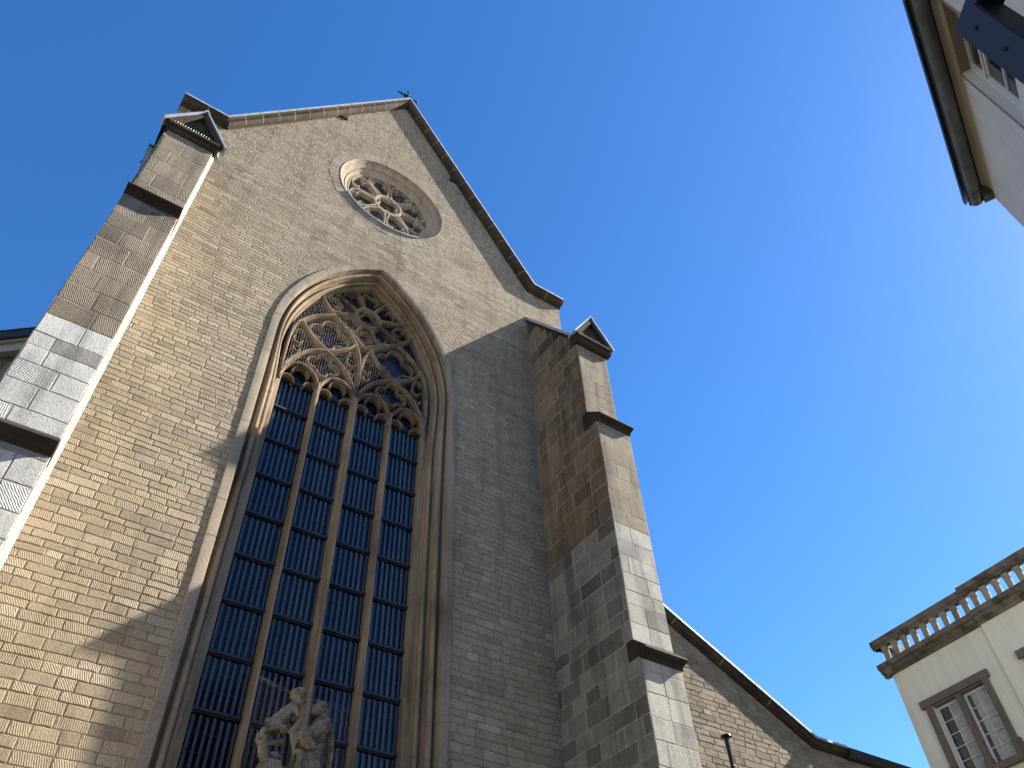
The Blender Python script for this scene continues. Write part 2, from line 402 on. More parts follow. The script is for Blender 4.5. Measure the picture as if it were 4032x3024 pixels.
def coving(depth=0.27, t=0.2, back=-0.6):
    c = [(0.0, 0.0), (0.0, 0.075), (0.032, 0.075), (0.034, 0.05)]
    for k in range(7):
        a = math.pi/2*k/6; c.append((0.034+(t-0.075)*(1-math.cos(a)), 0.05+(depth-0.08)*math.sin(a)))
    c += [(t-0.04, depth), (t, depth), (t, back), (0.0, back)]
    return c
def path_parts(path, step):
    """split a polyline into stones of about step length -> list of sub-polylines"""
    out = []
    for i in range(len(path)-1):
        a, b = path[i], path[i+1]; L = math.hypot(b[0]-a[0], b[1]-a[1]); k = max(1, round(L/step))
        for j in range(k): out.append((i, j/k, (j+1)/k, L/k))
    return out
def coping(parent, path, name, depth=0.27, t=0.2, stone_len=0.72, yf=YF, back=-0.6):
    mb = MB(); prof = coving(depth, t, back)
    sweep(mb, path, prof, yf)
    # pale mortar joints: thin collars 3 mm proud of the moulding
    outer = [(d, p+0.004) for d, p in prof[1:-2]]
    for i, u0, u1, L in path_parts(path, stone_len):
        if u0 == 0: continue
        a, b = path[i], path[i+1]; q = (a[0]+(b[0]-a[0])*u0, a[1]+(b[1]-a[1])*u0); dx, dz = (b[0]-a[0])/L, (b[1]-a[1])/L
        Lt = math.hypot(b[0]-a[0], b[1]-a[1]); dx, dz = (b[0]-a[0])/Lt*0.009, (b[1]-a[1])/Lt*0.009
        sweep(mb, [(q[0]-dx, q[1]-dz), (q[0]+dx, q[1]+dz)], outer, yf, 1, closed=False)
    o = mb.build(name, [M['coping'], M['pointing']], parent); auto_smooth(o, 40)
    mb = MB()
    for i, u0, u1, L in path_parts(path, 0.42):                 # lead sheets with raised seams
        g = 0.006/L*(u1-u0)
        P = path
        full = [offset_path(P, t+0.003), offset_path(P, t+0.062)]
        def pt(k, u): a, b = full[k][i], full[k][i+1]; return (a[0]+(b[0]-a[0])*u, a[1]+(b[1]-a[1])*u)
        a0, b0, a1, b1 = pt(0, u0+g), pt(0, u1-g), pt(1, u0+g), pt(1, u1-g)
        j = (rnd.random()-0.5)*0.008
        yA, yB = yf-depth-0.018-j*0.3, yf-back
        v = [(a0[0], yA, a0[1]), (b0[0], yA, b0[1]), (b1[0], yA, b1[1]+j), (a1[0], yA, a1[1]), (a0[0], yB, a0[1]), (b0[0], yB, b0[1]), (b1[0], yB, b1[1]+j), (a1[0], yB, a1[1])]
        mb.idx(v, [(0, 1, 2, 3), (4, 7, 6, 5), (0, 4, 5, 1), (3, 2, 6, 7), (1, 5, 6, 2), (0, 3, 7, 4)])
        mb.idx([(a1[0]-0.008, yA-0.004, a1[1]+0.001), (a1[0]+0.008, yA-0.004, a1[1]+0.001), (a1[0]+0.008, yA-0.004, a1[1]+0.016), (a1[0]-0.008, yA-0.004, a1[1]+0.016),
                (a1[0]-0.008, yB, a1[1]+0.001), (a1[0]+0.008, yB, a1[1]+0.001), (a1[0]+0.008, yB, a1[1]+0.016), (a1[0]-0.008, yB, a1[1]+0.016)],
               [(0, 1, 2, 3), (4, 7, 6, 5), (0, 4, 5, 1), (3, 2, 6, 7), (1, 5, 6, 2), (0, 3, 7, 4)])
    mb.build('lead_capping', M['lead'], o)
    return o
gpath = [(CX-HW-0.04, ZK), (CX-XK, ZK), (CX, ZA), (CX+XK, ZK), (CX+HW+0.04, ZK)]
cop = coping(church, gpath, 'gable_coping')
for x0, x1 in ((CX-HW, CX-XK-0.05), (CX+XK+0.05, CX+HW)):       # bird spikes on the kneelers
    mb = MB(); mb.tube([(x0, YF-0.2, ZK+0.25), (x1, YF-0.2, ZK+0.25)], 0.003, 4)
    n = 22
    for k in range(n):
        x = x0+(x1-x0)*(k+0.5)/n
        if k in (5, 6, 13): continue
        mb.tube([(x, YF-0.2, ZK+0.25), (x+(rnd.random()-.5)*0.03, YF-0.24, ZK+0.25+0.13)], 0.0016, 3)
    mb.build('bird_spikes', M['spike'], cop)
for s in (-1, 1):                                               # putlog corbels under the coping
    mb = MB()
    x = CX+s*2.05; z = ZA-SL*2.05
    mb.prism([(x-0.22 if s < 0 else x-0.05, z-0.42*0-0.34), (x+0.05 if s < 0 else x+0.22, z-0.34), (x+0.02, z-0.02), (x-0.02, z-0.02)], lambda t, a, b: (a, t, b), YF-0.07, YF+0.05)
    mb.build('corbel', M['drip'], church)

# --- wrought iron cross on the apex
mb = MB(); zc = ZA+0.55
xc, yc = CX-0.02, YF-0.05
mb.tube([(xc, yc, zc-0.55), (xc, yc, zc+0.86)], 0.032, 8); mb.tube([(xc, yc, zc-0.02), (xc, yc, zc+0.1)], [0.05, 0.02], 8)
zx = zc+0.42
mb.tube([(xc-0.40, yc, zx), (xc+0.40, yc, zx)], 0.032, 8)
for (ax, azz, dx, dz) in ((xc-0.40, zx, -1, 0), (xc+0.40, zx, 1, 0), (xc, zc+0.86, 0, 1)):
    for k in (-1, 0, 1): mb.ell((ax+dx*0.02*(k == 0)+dz*0.035*k, yc, azz+dz*0.02*(k == 0)+dx*0.035*k), (0.034, 0.03, 0.034), None, 8, 6)
    mb.ell((ax-dx*0.09, yc, azz-dz*0.09), (0.026, 0.022, 0.026), None, 8, 6)
for sx in (-1, 1):
    for sz in (-1, 1):
        pts = []
        for k in range(10):
            a = math.pi*1.35*k/9; rr = 0.075*(1-k*0.05); pts.append((xc+sx*(0.03+0.09-rr*math.cos(a)), yc, zx+sz*(0.03+0.05+rr*math.sin(a)*0.9)))
        mb.tube(pts, 0.02, 6)
        mb.ell((xc+sx*0.19, yc, zx+sz*0.04), (0.02, 0.018, 0.03), None, 8, 6)
o = mb.build('iron_cross', M['iron'], church); auto_smooth(o)

# ------------------------------------------------------------ buttresses
def buttress(xa, xb, inner, yg, seed, grey_top):
    """xa<xb edges in x; inner = the x of the face towards the window"""
    mb = MB()
    yf = lambda z: 9.95 if z > 15.0 else (9.65 if z > 8.86 else 9.53)
    def colf(front):
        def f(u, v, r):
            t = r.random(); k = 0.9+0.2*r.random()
            if inner < CX and not front: base = (0.58, 0.53, 0.44)  # left buttress sides: sunlit brightness put into the stone colour
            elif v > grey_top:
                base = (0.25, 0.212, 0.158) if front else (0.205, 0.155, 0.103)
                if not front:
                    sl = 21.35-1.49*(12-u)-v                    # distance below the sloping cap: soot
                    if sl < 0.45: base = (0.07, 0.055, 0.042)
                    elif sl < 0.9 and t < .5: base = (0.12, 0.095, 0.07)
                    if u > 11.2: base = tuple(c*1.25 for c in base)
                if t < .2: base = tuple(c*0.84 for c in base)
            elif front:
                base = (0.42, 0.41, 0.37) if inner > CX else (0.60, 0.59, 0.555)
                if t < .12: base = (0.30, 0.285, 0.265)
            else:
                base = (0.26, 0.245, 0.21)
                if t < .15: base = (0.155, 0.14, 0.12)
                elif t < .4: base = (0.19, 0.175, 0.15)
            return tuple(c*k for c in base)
        return f
    rh = lambda z, r: (0.40+0.14*r.random()) if z > grey_top-0.1 else (0.26+0.18*r.random())
    wd = lambda z, r: 0.38+0.36*r.random()
    tl = lambda u, v, r: 0.0 if r.random() < .25 else 0.8
    # the three front faces
    kw = dict(joint=0.020, proud=0.0035, jit=0.004, chamfer=0.006, wob=0.006, breaks=(8.86, 9.24, 15.0, 15.53))
    for y, z0, z1, sd in ((9.53, 0, 8.86, 1), (9.65, 9.24, 15.0, 2), (9.95, 15.53, 18.15, 3)):
        masonry(mb, lambda u, v, d, y=y: (u, y-d, v), z0, z1, rh, lambda z: [(xa, xb)], wd, colf(True), toolf=lambda u, v, r: (0.35 if inner > CX else 0.9) if (inner > CX or v > grey_top) else (0.7 if r.random() < .2 else 0.0), seed=seed+sd, **kw)
    # side faces
    for x in (xa, xb):
        s = -1 if x == xa else 1
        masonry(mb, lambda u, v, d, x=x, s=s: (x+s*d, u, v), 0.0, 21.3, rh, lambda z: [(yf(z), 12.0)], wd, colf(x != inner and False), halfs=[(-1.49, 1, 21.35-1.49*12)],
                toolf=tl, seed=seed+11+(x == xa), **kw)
    mb.face([(xa, 12, 21.3), (xb, 12, 21.3), (xb, 9.95, 18.2), (xa, 9.95, 18.2)], 1)
    body = mb.build('buttress', [M['ashlar'], M['pointing']], church, attrs=True)
    # weatherings: drip stones flush with the sides
    def drip(z_top, yb, yn, yl, zl, name='drip_stone'):
        m2 = MB(); P = [(yb+0.19, zl-0.0), (yb+0.19, z_top), (yb-0.0, z_top), (yn, zl+0.14), (yn-0.02, zl+0.09), (yn+0.01, zl+0.055)]
        for k in range(5):
            a = math.pi/2*k/4; P.append((yn+0.04+0.10*math.sin(a), zl+0.05-0.07*(1-math.cos(a))))
        P += [(yl-0.004, zl-0.05), (yl+0.02, zl)]
        m2.prism(P, lambda t, a, b: (t, a, b), xa-0.014, xb+0.014)
        o = m2.build(name, M['drip'], body)
    drip(15.53, 9.95, 9.49, 9.65, 15.0)
    drip(9.24, 9.65, 9.36, 9.53, 8.86)
    # sloping cap
    m2 = MB(); F = lambda t, a, b: (t, a, b)
    zt = lambda y: 21.35-1.49*(12-y)
    m2.prism([(12.1, zt(12.1)-0.03), (12.1, zt(12.1)+0.10), (yg+0.25, zt(yg+0.25)+0.10), (yg+0.25, zt(yg+0.25)-0.03)], F, xa-0.03, xb+0.03)
    cp = m2.build('cap_stone', M['drip'], body)
    m2 = MB(); n = 9
    for k in range(n):
        y0 = 12.0-(12.0-10.04)*k/n; y1 = 12.0-(12.0-10.04)*(k+1)/n+0.006
        m2.prism([(y0, zt(y0)+0.103), (y0, zt(y0)+0.24+0.01*rnd.random()), (y1, zt(y1)+0.24+0.01*rnd.random()), (y1, zt(y1)+0.103)], F, xa-0.055, xb+0.055)
    m2.build('lead_capping', M['lead'], cp)
    # gablet
    m2 = MB(); c = (xa+xb)/2; hw = 0.60; z0 = 18.42; za = 19.42; yr = 10.06
    zb = 18.15                                                  # underside of cornice
    Fy = lambda t, a, b: (a, t, b)
    m2.prism([(c-hw+0.05, z0), (c+hw-0.05, z0), (c, za-0.08)], Fy, yg+0.12, yr)           # body
    prof = [(0.0, 0.0), (-0.06, 0.02), (-0.08, 0.06), (-0.03, 0.13), (-0.02, 0.18), (-0.10, 0.22), (-0.10, 0.28), (0.10, 0.28), (0.10, 0.0)]
    # horizontal cornice on front and both sides
    P = [(yg+0.10+p*1.0-0.0, zb+q) for p, q in prof]
    m2.prism([(a+0.0, b) for a, b in P], lambda t, a, b: (t, a, b), xa-0.07, xb+0.07)
    for s, x in ((-1, xa), (1, xb)):
        m2.prism([(x+s*0.09*(q/0.28), zb+q*0.98+0.004) for p, q in prof[:-2]]+[(x-s*0.1, zb+0.27), (x-s*0.1, zb+0.004)], Fy, yg+0.115, yr-0.02)
    # raking mouldings
    for s in (-1, 1):
        a0 = (c+s*(hw+0.02), z0+0.0); a1 = (c, za)
        d = Vector((a1[0]-a0[0], a1[1]-a0[1])).normalized(); nn = Vector((-d.y, d.x)) if s < 0 else Vector((d.y, -d.x))
        q = [Vector(a0), Vector(a1), Vector(a1)-Vector((0, 0.20)), Vector(a0)-nn*0.10+d*0.1]
        m2.prism([(v.x, v.y) for v in q], Fy, yg+0.015+0.001*s, yg+0.14)
    gb = m2.build('gablet', M['coping'] if inner < CX else M['drip'], body)
    m2 = MB()
    for s in (-1, 1):
        P = [(c+s*(hw+0.06), z0-0.02), (c, za+0.04), (c, za+0.09), (c+s*(hw+0.10), z0+0.005)]
        m2.prism(P, Fy, yg-0.02, yr)
    m2.prism([(c-0.07, za-0.01), (c, za+0.10), (c+0.07, za-0.01), (c+0.05, za-0.03), (c, za+0.05), (c-0.05, za-0.03)], Fy, yg-0.03, yg+0.1)
    m2.build('lead_capping', M['lead'], gb)
    m2 = MB(); m2.tube([(c-0.47, yg+0.04, z0+0.006), (c+0.47, yg+0.04, z0+0.006)], 0.003, 4)
    for k in range(17):
        x = c-0.46+0.92*k/16
        m2.tube([(x, yg+0.04, z0+0.005), (x+(rnd.random()-.5)*0.012, yg+0.03, z0+0.12)], 0.0028, 4)
    m2.build('bird_spikes', M['spike'], gb)
    # framed triangular relief
    m2 = MB()
    m2.tube([(c-0.30, yg+0.115, z0+0.12), (c+0.02, yg+0.115, z0+0.18), (c+0.22, yg+0.115, z0+0.10), (c+0.30, yg+0.115, z0+0.14)], 0.015, 6)
    m2.ell((c+0.02, yg+0.13, z0+0.34), (0.12, 0.04, 0.07), None, 12, 8)
    m2.build('carving', M['drip'], gb)
    return body
butR = buttress(9.6, 10.6, 9.6, 9.75, 40, 12.1)
butL = buttress(-1.43, -0.45, -0.45, 9.84, 70, 11.35)

# ------------------------------------------------------------ big window
win = MB()
def arch_pts(h, z0=3.6, n=22):
    h2 = h+max(0, 2.30-h)*0.26
    r = HO+h2; th = math.acos(-HO/r)          # angle at apex measured from +x around (CX+HO,ZS)
    zz = [z0, 6, 9, 12, 14, 14.6, 14.9, 15.2, 15.5, 15.8, 15.95]; zz = [z0]+[q for q in zz[1:] if q > z0+0.01]
    L = [(CX-(h+(h2-h)*max(0, min(1, (z-14.6)/1.4))), z) for z in zz]
    L += [(CX+HO+r*math.cos(math.pi+(th-math.pi)*k/n), ZS+r*math.sin(math.pi+(th-math.pi)*k/n)) for k in range(n+1)]
    return L+[(2*CX-x, z) for x, z in reversed(L[:-1])]
prof = [(2.475, 12.03, 1), (2.475, 11.962, 1), (2.465, 11.954, 1), (2.31, 11.954, 1), (2.285, 11.965, 1), (2.270, 12.03, 0), (2.262, 12.11, 0), (2.235, 12.16, 0), (2.205, 12.155, 0)]
for k in range(9):                                          # first roll
    a = math.pi*(1.15-1.3*k/8); prof.append((2.135+0.06*math.cos(math.pi-a), 12.09-0.06*math.sin(a)+0.02, 0))
prof += [(2.085, 12.17, 0), (2.095, 12.25, 0), (2.075, 12.30, 0), (2.05, 12.305, 0)]
for k in range(8):
    a = math.pi*(1.1-1.2*k/7); prof.append((1.995+0.05*math.cos(math.pi-a), 12.30-0.05*math.sin(a), 0))
prof += [(1.955, 12.33, 0), (1.965, 12.39, 0), (1.945, 12.425, 0), (1.915, 12.43, 0), (1.90, 12.45, 0), (1.90, 12.72, 0)]
prof2 = []
for h, y, mi in prof: prof2.append((h, y, mi))
cols = [[(x, y, z) for x, z in arch_pts(h)] for h, y, mi in prof2]
n = len(cols[0]); V = [q for c in cols for q in c]
for j in range(len(cols)-1):
    win.idx([q for q in cols[j]]+[q for q in cols[j+1]], [(i, i+1, n+i+1, n+i) for i in range(n-1)], 1 if prof2[j+1][2] else 0)
window = win.build('tracery_window', [M['mould'], M['band']], church); weld(window); auto_smooth(window, 30)
mb = MB()                                                   # joints in the arch mouldings
L_ = arch_pts(2.2); 
for side in (-1, 1):
    zz = [4.4, 5.3, 6.1, 7.2, 8.0, 9.1, 10.2, 11.0, 12.1, 13.0, 14.1, 15.2]
    for z in zz:
        for j in range(len(prof2)-1):
            (h0, y0, _), (h1, y1, _) = prof2[j], prof2[j+1]
            if j < 4 and int(z*10) % 2: continue
            e = 0.0025; z_ = z+0.25*(j > 15)
            mb.face([(CX+side*(h0-e), y0-e, z_-0.006), (CX+side*(h1-e), y1-e, z_-0.006), (CX+side*(h1-e), y1-e, z_+0.006), (CX+side*(h0-e), y0-e, z_+0.006)])
    for fr in (0.08, 0.25, 0.42, 0.6, 0.8):
        for j in range(len(prof2)-1):
            (h0, y0, _), (h1, y1, _) = prof2[j], prof2[j+1]; e = 0.0025; q = []
            for h, y, da in ((h0, y0, -0.0012), (h1, y1, -0.0012), (h1, y1, 0.0012), (h0, y0, 0.0012)):
                r = HO+h+max(0, 2.30-h)*0.26; th = math.acos(-HO/r); a = math.pi+(th-math.pi)*fr+da
                x = HO+(r-e)*math.cos(a); q.append((CX-side*x, y-e, ZS+(r-e)*math.sin(a)))
            mb.face(q)
mb.build('mortar_joint', M['trim'], window)

def catmull(P, n=6):
    if len(P) < 3: return P
    out = []
    for i in range(len(P)-1):
        p0, p1, p2, p3 = P[max(i-1, 0)], P[i], P[i+1], P[min(i+2, len(P)-1)]
        for k in range(n):
            t = k/n
            out.append(tuple(0.5*((2*p1[a])+(-p0[a]+p2[a])*t+(2*p0[a]-5*p1[a]+4*p2[a]-p3[a])*t*t+(-p0[a]+3*p1[a]-3*p2[a]+p3[a])*t**3) for a in (0, 1)))
    out.append(P[-1]); return out
def rib(mb, P, wf, wb, y0, y1, y2, cx=CX, cz=0, smooth=True, ends=True):
    P = catmull(P) if smooth else P
    n = len(P); V = []
    prof = [(-wf/2, y0), (wf/2, y0), (wf*0.5+(wb-wf)*0.12, y0+(y1-y0)*0.35), (wb/2, y1), (wb/2, y2), (-wb/2, y2), (-wb/2, y1), (-wf*0.5-(wb-wf)*0.12, y0+(y1-y0)*0.35)]
    for i, p in enumerate(P):
        a = P[max(i-1, 0)]; b = P[min(i+1, n-1)]; t = (b[0]-a[0], b[1]-a[1]); L = math.hypot(*t) or 1; nn = (-t[1]/L, t[0]/L)
        for d, y in prof: V.append((cx+p[0]+nn[0]*d, y, cz+p[1]+nn[1]*d))
    m = len(prof); f = []
    for i in range(n-1):
        for j in range(m): f.append((i*m+j, i*m+(j+1) % m, (i+1)*m+(j+1) % m, (i+1)*m+j))
    if ends: f.append(tuple(range(m))); f.append(tuple((n-1)*m+j for j in range(m-1, -1, -1)))
    mb.idx(V, f)
def mir(P, c=0.0): return [(2*c-x, z) for x, z in P]
def arc(cx, cz, r, a0, a1, n=10, sx=1.0): return [(cx+r*sx*math.cos(R(a0+(a1-a0)*k/n)), cz+r*math.sin(R(a0+(a1-a0)*k/n))) for k in range(n+1)]
tr = MB()
Y0, Y1, Y2 = 12.41, 12.49, 12.61
prim = []
e_ = [(-1.86, 15.3), (-1.88, 16.0), (-1.86, 16.6), (-1.77, 17.10), (-1.53, 17.50), (-1.22, 17.80), (-0.89, 18.0)]
a_ = [(0.0, 15.3), (0.0, 16.1), (-0.02, 16.6), (-0.10, 17.02), (-0.29, 17.43), (-0.59, 17.73), (-0.89, 18.0), (-1.12, 18.27), (-1.34, 18.58)]
a2 = [(-0.89, 18.0), (-0.64, 17.82), (-0.42, 17.66), (-0.2, 17.48), (0.0, 17.30)]
c_ = [(-1.86, 15.3), (-1.80, 15.62), (-1.58, 16.05), (-1.34, 16.33), (-1.1, 16.5), (-0.89, 16.6), (-0.62, 16.80), (-0.40, 17.0), (-0.21, 17.26)]
d_ = mir(c_, -0.925)
for P in (e_, a_, a2, c_, d_): prim += [P, mir(P)]
for P in prim: rib(tr, P, 0.030, 0.100, Y0, Y1, Y2)
for P in ([(-0.33, 18.64), (-0.6, 18.76), (-0.98, 18.92), (-1.2, 18.98)], [(-0.35, 18.42), (-0.56, 18.32), (-0.82, 18.2), (-1.02, 18.16)],
          [(-0.12, 18.18), (-0.2, 17.97), (-0.31, 17.76), (-0.45, 17.68)], [(-0.12, 18.84), (-0.25, 19.12), (-0.43, 19.40)]):
    rib(tr, P, 0.025, 0.085, Y0+.01, Y1, Y2); rib(tr, mir(P), 0.025, 0.085, Y0+.01, Y1, Y2)
rib(tr, arc(0, 18.5, 0.35, 0, 360, 28), 0.04, 0.12, Y0, Y1, Y2, smooth=False)
def lobes(mb, cx, cz, R0, r, angs, span=200, w=(0.018, 0.052), y=(12.46, 12.51, 12.60), sx=1.0, CXX=CX, CZ=0):
    for a in angs:
        x, z = cx+R0*sx*math.cos(R(a)), cz+R0*math.sin(R(a))
        rib(mb, arc(x, z, r, a-span/2, a+span/2, 10, sx), w[0], w[1], y[0], y[1], y[2], CXX, CZ, smooth=False)
        for s in (-1, 1):                                       # cusp bulbs
            t = R(a+s*span/2); q = (CXX+x+r*sx*math.cos(t), y[0]+0.05, CZ+z+r*math.sin(t)); mb.ell(q, (0.024, 0.045, 0.024), None, 8, 6)
lobes(tr, 0, 18.5, 0.14, 0.14, (90, 210, 330), 210)
for s in (-1, 1):
    for c in (s*0.465, s*1.395):
        hd = [(c-0.46, 15.05), (c-0.45, 15.25), (c-0.38, 15.5), (c-0.22, 15.70), (c, 15.79), (c+0.22, 15.70), (c+0.38, 15.5), (c+0.45, 15.25), (c+0.46, 15.05)]
        rib(tr, hd, 0.030, 0.09, Y0, Y1, Y2)
        for q in (-1, 1):
            rib(tr, arc(c+q*0.275, 15.16, 0.15, 90-q*70, 90+q*100, 9), 0.022, 0.062, 12.46, 12.52, Y2, smooth=False)
            tr.ell((c+q*0.13, 12.52, 15.21), (0.035, 0.06, 0.035), None, 8, 6)
            for k in range(0): pass
        rib(tr, arc(c, 15.50, 0.20, -20, 200, 12), 0.022, 0.062, 12.46, 12.52, Y2, smooth=False)
    u = s*0.91
    lobes(tr, u, 17.20, 0.29, 0.235, (90, 0, 180), 205); lobes(tr, u, 16.98, 0.10, 0.17, (270,), 190)
    lobes(tr, u, 16.06, 0.24, 0.165, (0, 90, 180), 215); lobes(tr, u, 16.06, 0.22, 0.13, (270,), 200)
    for q in (-1, 1):                                           # mouchettes beside the crossing
        m0 = u+q*0.70
        lobes(tr, m0, 16.72, 0.12, 0.135, (100, 250+0*q), 210, sx=0.85)
        lobes(tr, m0+q*0.02, 16.33, 0.05, 0.10, (270,), 200, sx=0.8)
    # cusps between the spokes of the head
    lobes(tr, s*0.95, 18.55, 0.08, 0.13, (90, 200 if s > 0 else -20), 190)
    lobes(tr, s*0.44, 18.02, 0.07, 0.12, (250 if s < 0 else 290,), 190)
    lobes(tr, s*0.60, 19.05, 0.05, 0.13, (60 if s > 0 else 120,), 200)
lobes(tr, 0, 19.28, 0.12, 0.14, (30, 150), 200); lobes(tr, 0, 17.72, 0.09, 0.13, (90, 200, 340), 190)
tro = tr.build('tracery', M['tracery'], window); weld(tro, 0.0002); auto_smooth(tro, 24)
# jamb shafts of the tracery below the springing
for s in (-1, 1):
    mb = MB(); x = CX+s*1.86
    mb.prism([(x-0.05*1, 12.44), (x-s*0.055, 12.47), (x-s*0.06, 12.70), (x+s*0.05, 12.70), (x+s*0.05, 12.44)], lambda t, a, b: (a, b, t), 3.6, 15.5)
    o = mb.build('mullion', M['mould'], window)
for u, wf, wb in ((-0.93, 0.045, 0.120), (0, 0.08, 0.16), (0.93, 0.045, 0.120)):
    mb = MB(); x = CX+u
    P = [(-wf/2, 12.40), (wf/2, 12.40), (wf/2+0.006, 12.435), (wb/2-0.012, 12.47), (wb/2, 12.50), (wb/2, 12.70), (-wb/2, 12.70), (-wb/2, 12.50), (-wb/2+0.012, 12.47), (-wf/2-0.006, 12.435)]
    z = 3.6
    while z < 15.35:
        z1 = min(15.4, z+1.0+0.5*rnd.random())
        mb.prism([(x+a, b+(0.0)) for a, b in P], lambda t, a, b: (a, b, t), z+0.004, z1-0.004); z = z1
    mb.prism([(x+a*0.93, 12.405+(b-12.40)*0.95) for a, b in P], lambda t, a, b: (a, b, t), 3.6, 15.35)
    if u == 0: mb.tube([(x+0.01, 12.395, 3.6), (x+0.01, 12.395, 15.3)], 0.033, 10)
    mb.build('mullion', M['mould'], window)
# glass of the four lights, grilles and saddle bars
rows = [15.30]
while rows[-1] > 4.2: rows.append(rows[-1]-0.97)
for i, u in enumerate((-1.395, -0.465, 0.465, 1.395)):
    mb = MB(); x0, x1 = CX+u-0.405, CX+u+0.405
    for r_ in range(len(rows)-1):                           # each panel leans its own way by a few millimetres
        for h_ in range(3):
            z1_ = rows[r_]-(rows[r_]-rows[r_+1])*h_/3; z0_ = rows[r_]-(rows[r_]-rows[r_+1])*(h_+1)/3
            if r_ == 0 and h_ == 0: z1_ = 15.12
            tl = [0.006*rnd.random() for _ in range(4)]
            mb.face([(x0-0.05, 12.636+tl[0], z0_), (x1+0.05, 12.636+tl[1], z0_), (x1+0.05, 12.636+tl[2], z1_), (x0-0.05, 12.636+tl[3], z1_)])
    mb.build('window_pane', M['pane'], window)
    mb = MB()
    for r_ in range(len(rows)-1):
        zt, zb = rows[r_]-0.04-0.10*(r_ == 0), rows[r_+1]+0.03; h = zt-zb; n = 7
        for k in range(n):
            c = x0+0.045+(x1-x0-0.02)*(k+0.35)/n+(rnd.random()-.5)*0.006; wdt = 0.022+0.008*rnd.random(); top = zt-0.02-0.03*rnd.random(); bot = zb+0.02
            mi = 1 if rnd.random() < .4 else 0
            mb.box(c-wdt, c-wdt*0.15, 12.612, 12.622, bot, top, mi); mb.box(c-wdt*0.05, c+wdt*0.75, 12.608, 12.618, bot, top-0.01, 0 if mi else 1)
        for q in (1/3, 2/3): mb.box(x0, x1, 12.600, 12.604, zb+h*q-0.0022, zb+h*q+0.0022, 0)
    mb.build('grille', [M['strip'], M['strip_lt']], window)
    for r_, z in enumerate(rows):
        mb = MB(); zz = z-(0.09 if r_ == 0 else 0)
        mb.box(x0-0.02, x1+0.02, 12.555, 12.60, zz-0.022, zz+0.022); mb.box(x0-0.02, x1+0.02, 12.60, 12.625, zz-0.045, zz-0.02)
        mb.build('saddle_bar', M['bar'], window)
mb = MB()
outl = [p for p in arch_pts(1.96, 15.1) if p[1] > 15.09]
mb.face([(x, 12.655, z) for x, z in outl])
mb.build('leaded_glass', M['leadglass'], window)
mb = MB()                                                   # sill
mb.prism([(12.75, 4.0), (11.9, 3.5), (11.9, 3.35), (12.75, 3.35)], lambda t, a, b: (t, a, b), CX-2.5, CX+2.5); mb.build('sill', M['mould'], window)
mb = MB(); x = CX-1.86
while x < CX+1.88:
    h = abs(x-CX); zt = ZS+math.sqrt(max(0, (HO+1.99)**2-(h+HO)**2))-0.02
    ub = x-CX; c = min((-1.395, -0.465, 0.465, 1.395), key=lambda q: abs(q-ub)); zb = 15.15+math.sqrt(max(0.0, 0.45**2-(ub-c)**2))*1.1
    if zt-zb > 0.1: mb.tube([(x, 12.385, zb), (x, 12.36, (zb+zt)/2), (x, 12.385, zt)], 0.0009, 4)
    x += 0.062
mb.build('wire_screen', M['wire'], window)

# ------------------------------------------------------------ rose window
mb = MB(); RN = 60
for k in range(RN):                                         # voussoirs
    a0 = 2*math.pi*(k+0.04)/RN; a1 = 2*math.pi*(k+0.96)/RN
    mr = 1.80+0.0; mo = 2.13+(0.03*rnd.random() if k % 3 else -0.03)
    kk = 0.75+0.4*rnd.random(); col = tuple(c*kk for c in (0.30, 0.26, 0.20))
    pr = 0.009+0.003*rnd.random()
    q = [(CX+rr*math.cos(a), RZ+rr*math.sin(a)) for rr, a in ((mr, a0), (mo, a0), (mo, a1), (mr, a1))]
    mb.face([(x, YF-pr, z) for x, z in q], 0, col, [(x*1.0, z) for x, z in q], 0.4)
    for i in range(4):
        j = (i+1) % 4; mb.face([(q[i][0], YF-pr, q[i][1]), (q[j][0], YF-pr, q[j][1]), (q[j][0], YF+0.03, q[j][1]), (q[i][0], YF+0.03, q[i][1])], 0, col)
V = []
for k in range(61):
    a = 2*math.pi*k/60; V += [(CX+1.79*math.cos(a), YF-0.004, RZ+1.79*math.sin(a)), (CX+2.15*math.cos(a), YF-0.004, RZ+2.15*math.sin(a))]
mb.idx(V, [(2*k, 2*k+1, 2*k+3, 2*k+2) for k in range(60)], 2)
rp = [(1.80, 12.02), (1.80, 12.0), (1.77, 12.01), (1.74, 12.05), (1.70, 12.10), (1.63, 12.13), (1.605, 12.16), (1.60, 12.20), (1.57, 12.215), (1.54, 12.20), (1.515, 12.215), (1.49, 12.25), (1.45, 12.27), (1.42, 12.29), (1.40, 12.34), (1.40, 12.6)]
rp = [(1.81, 11.985), (1.80, 11.975), (1.785, 11.98)]+rp[2:]
NS = 72
for j in range(len(rp)-1):
    V = []
    for r_, y in (rp[j], rp[j+1]): V += [(CX+r_*math.cos(2*math.pi*k/NS), y, RZ+r_*math.sin(2*math.pi*k/NS)) for k in range(NS)]
    mb.idx(V, [(k, (k+1) % NS, NS+(k+1) % NS, NS+k) for k in range(NS)], 1)
rose = mb.build('rose_window', [M['tuff'], M['rosestone'], M['pointing']], church, attrs=True); weld(rose, 0.0003); auto_smooth(rose, 32)
mb = MB(); YR = 12.27
def rrib(P, wf=0.036, wb=0.066, smooth=False): rib(mb, P, wf, wb, YR, YR+0.03, YR+0.17, CX, RZ, smooth=smooth)
rrib(arc(0, 0, 1.40, 0, 360, 60), 0.05, 0.09); rrib(arc(0, 0, 0.45, 0, 360, 36), 0.06, 0.10)
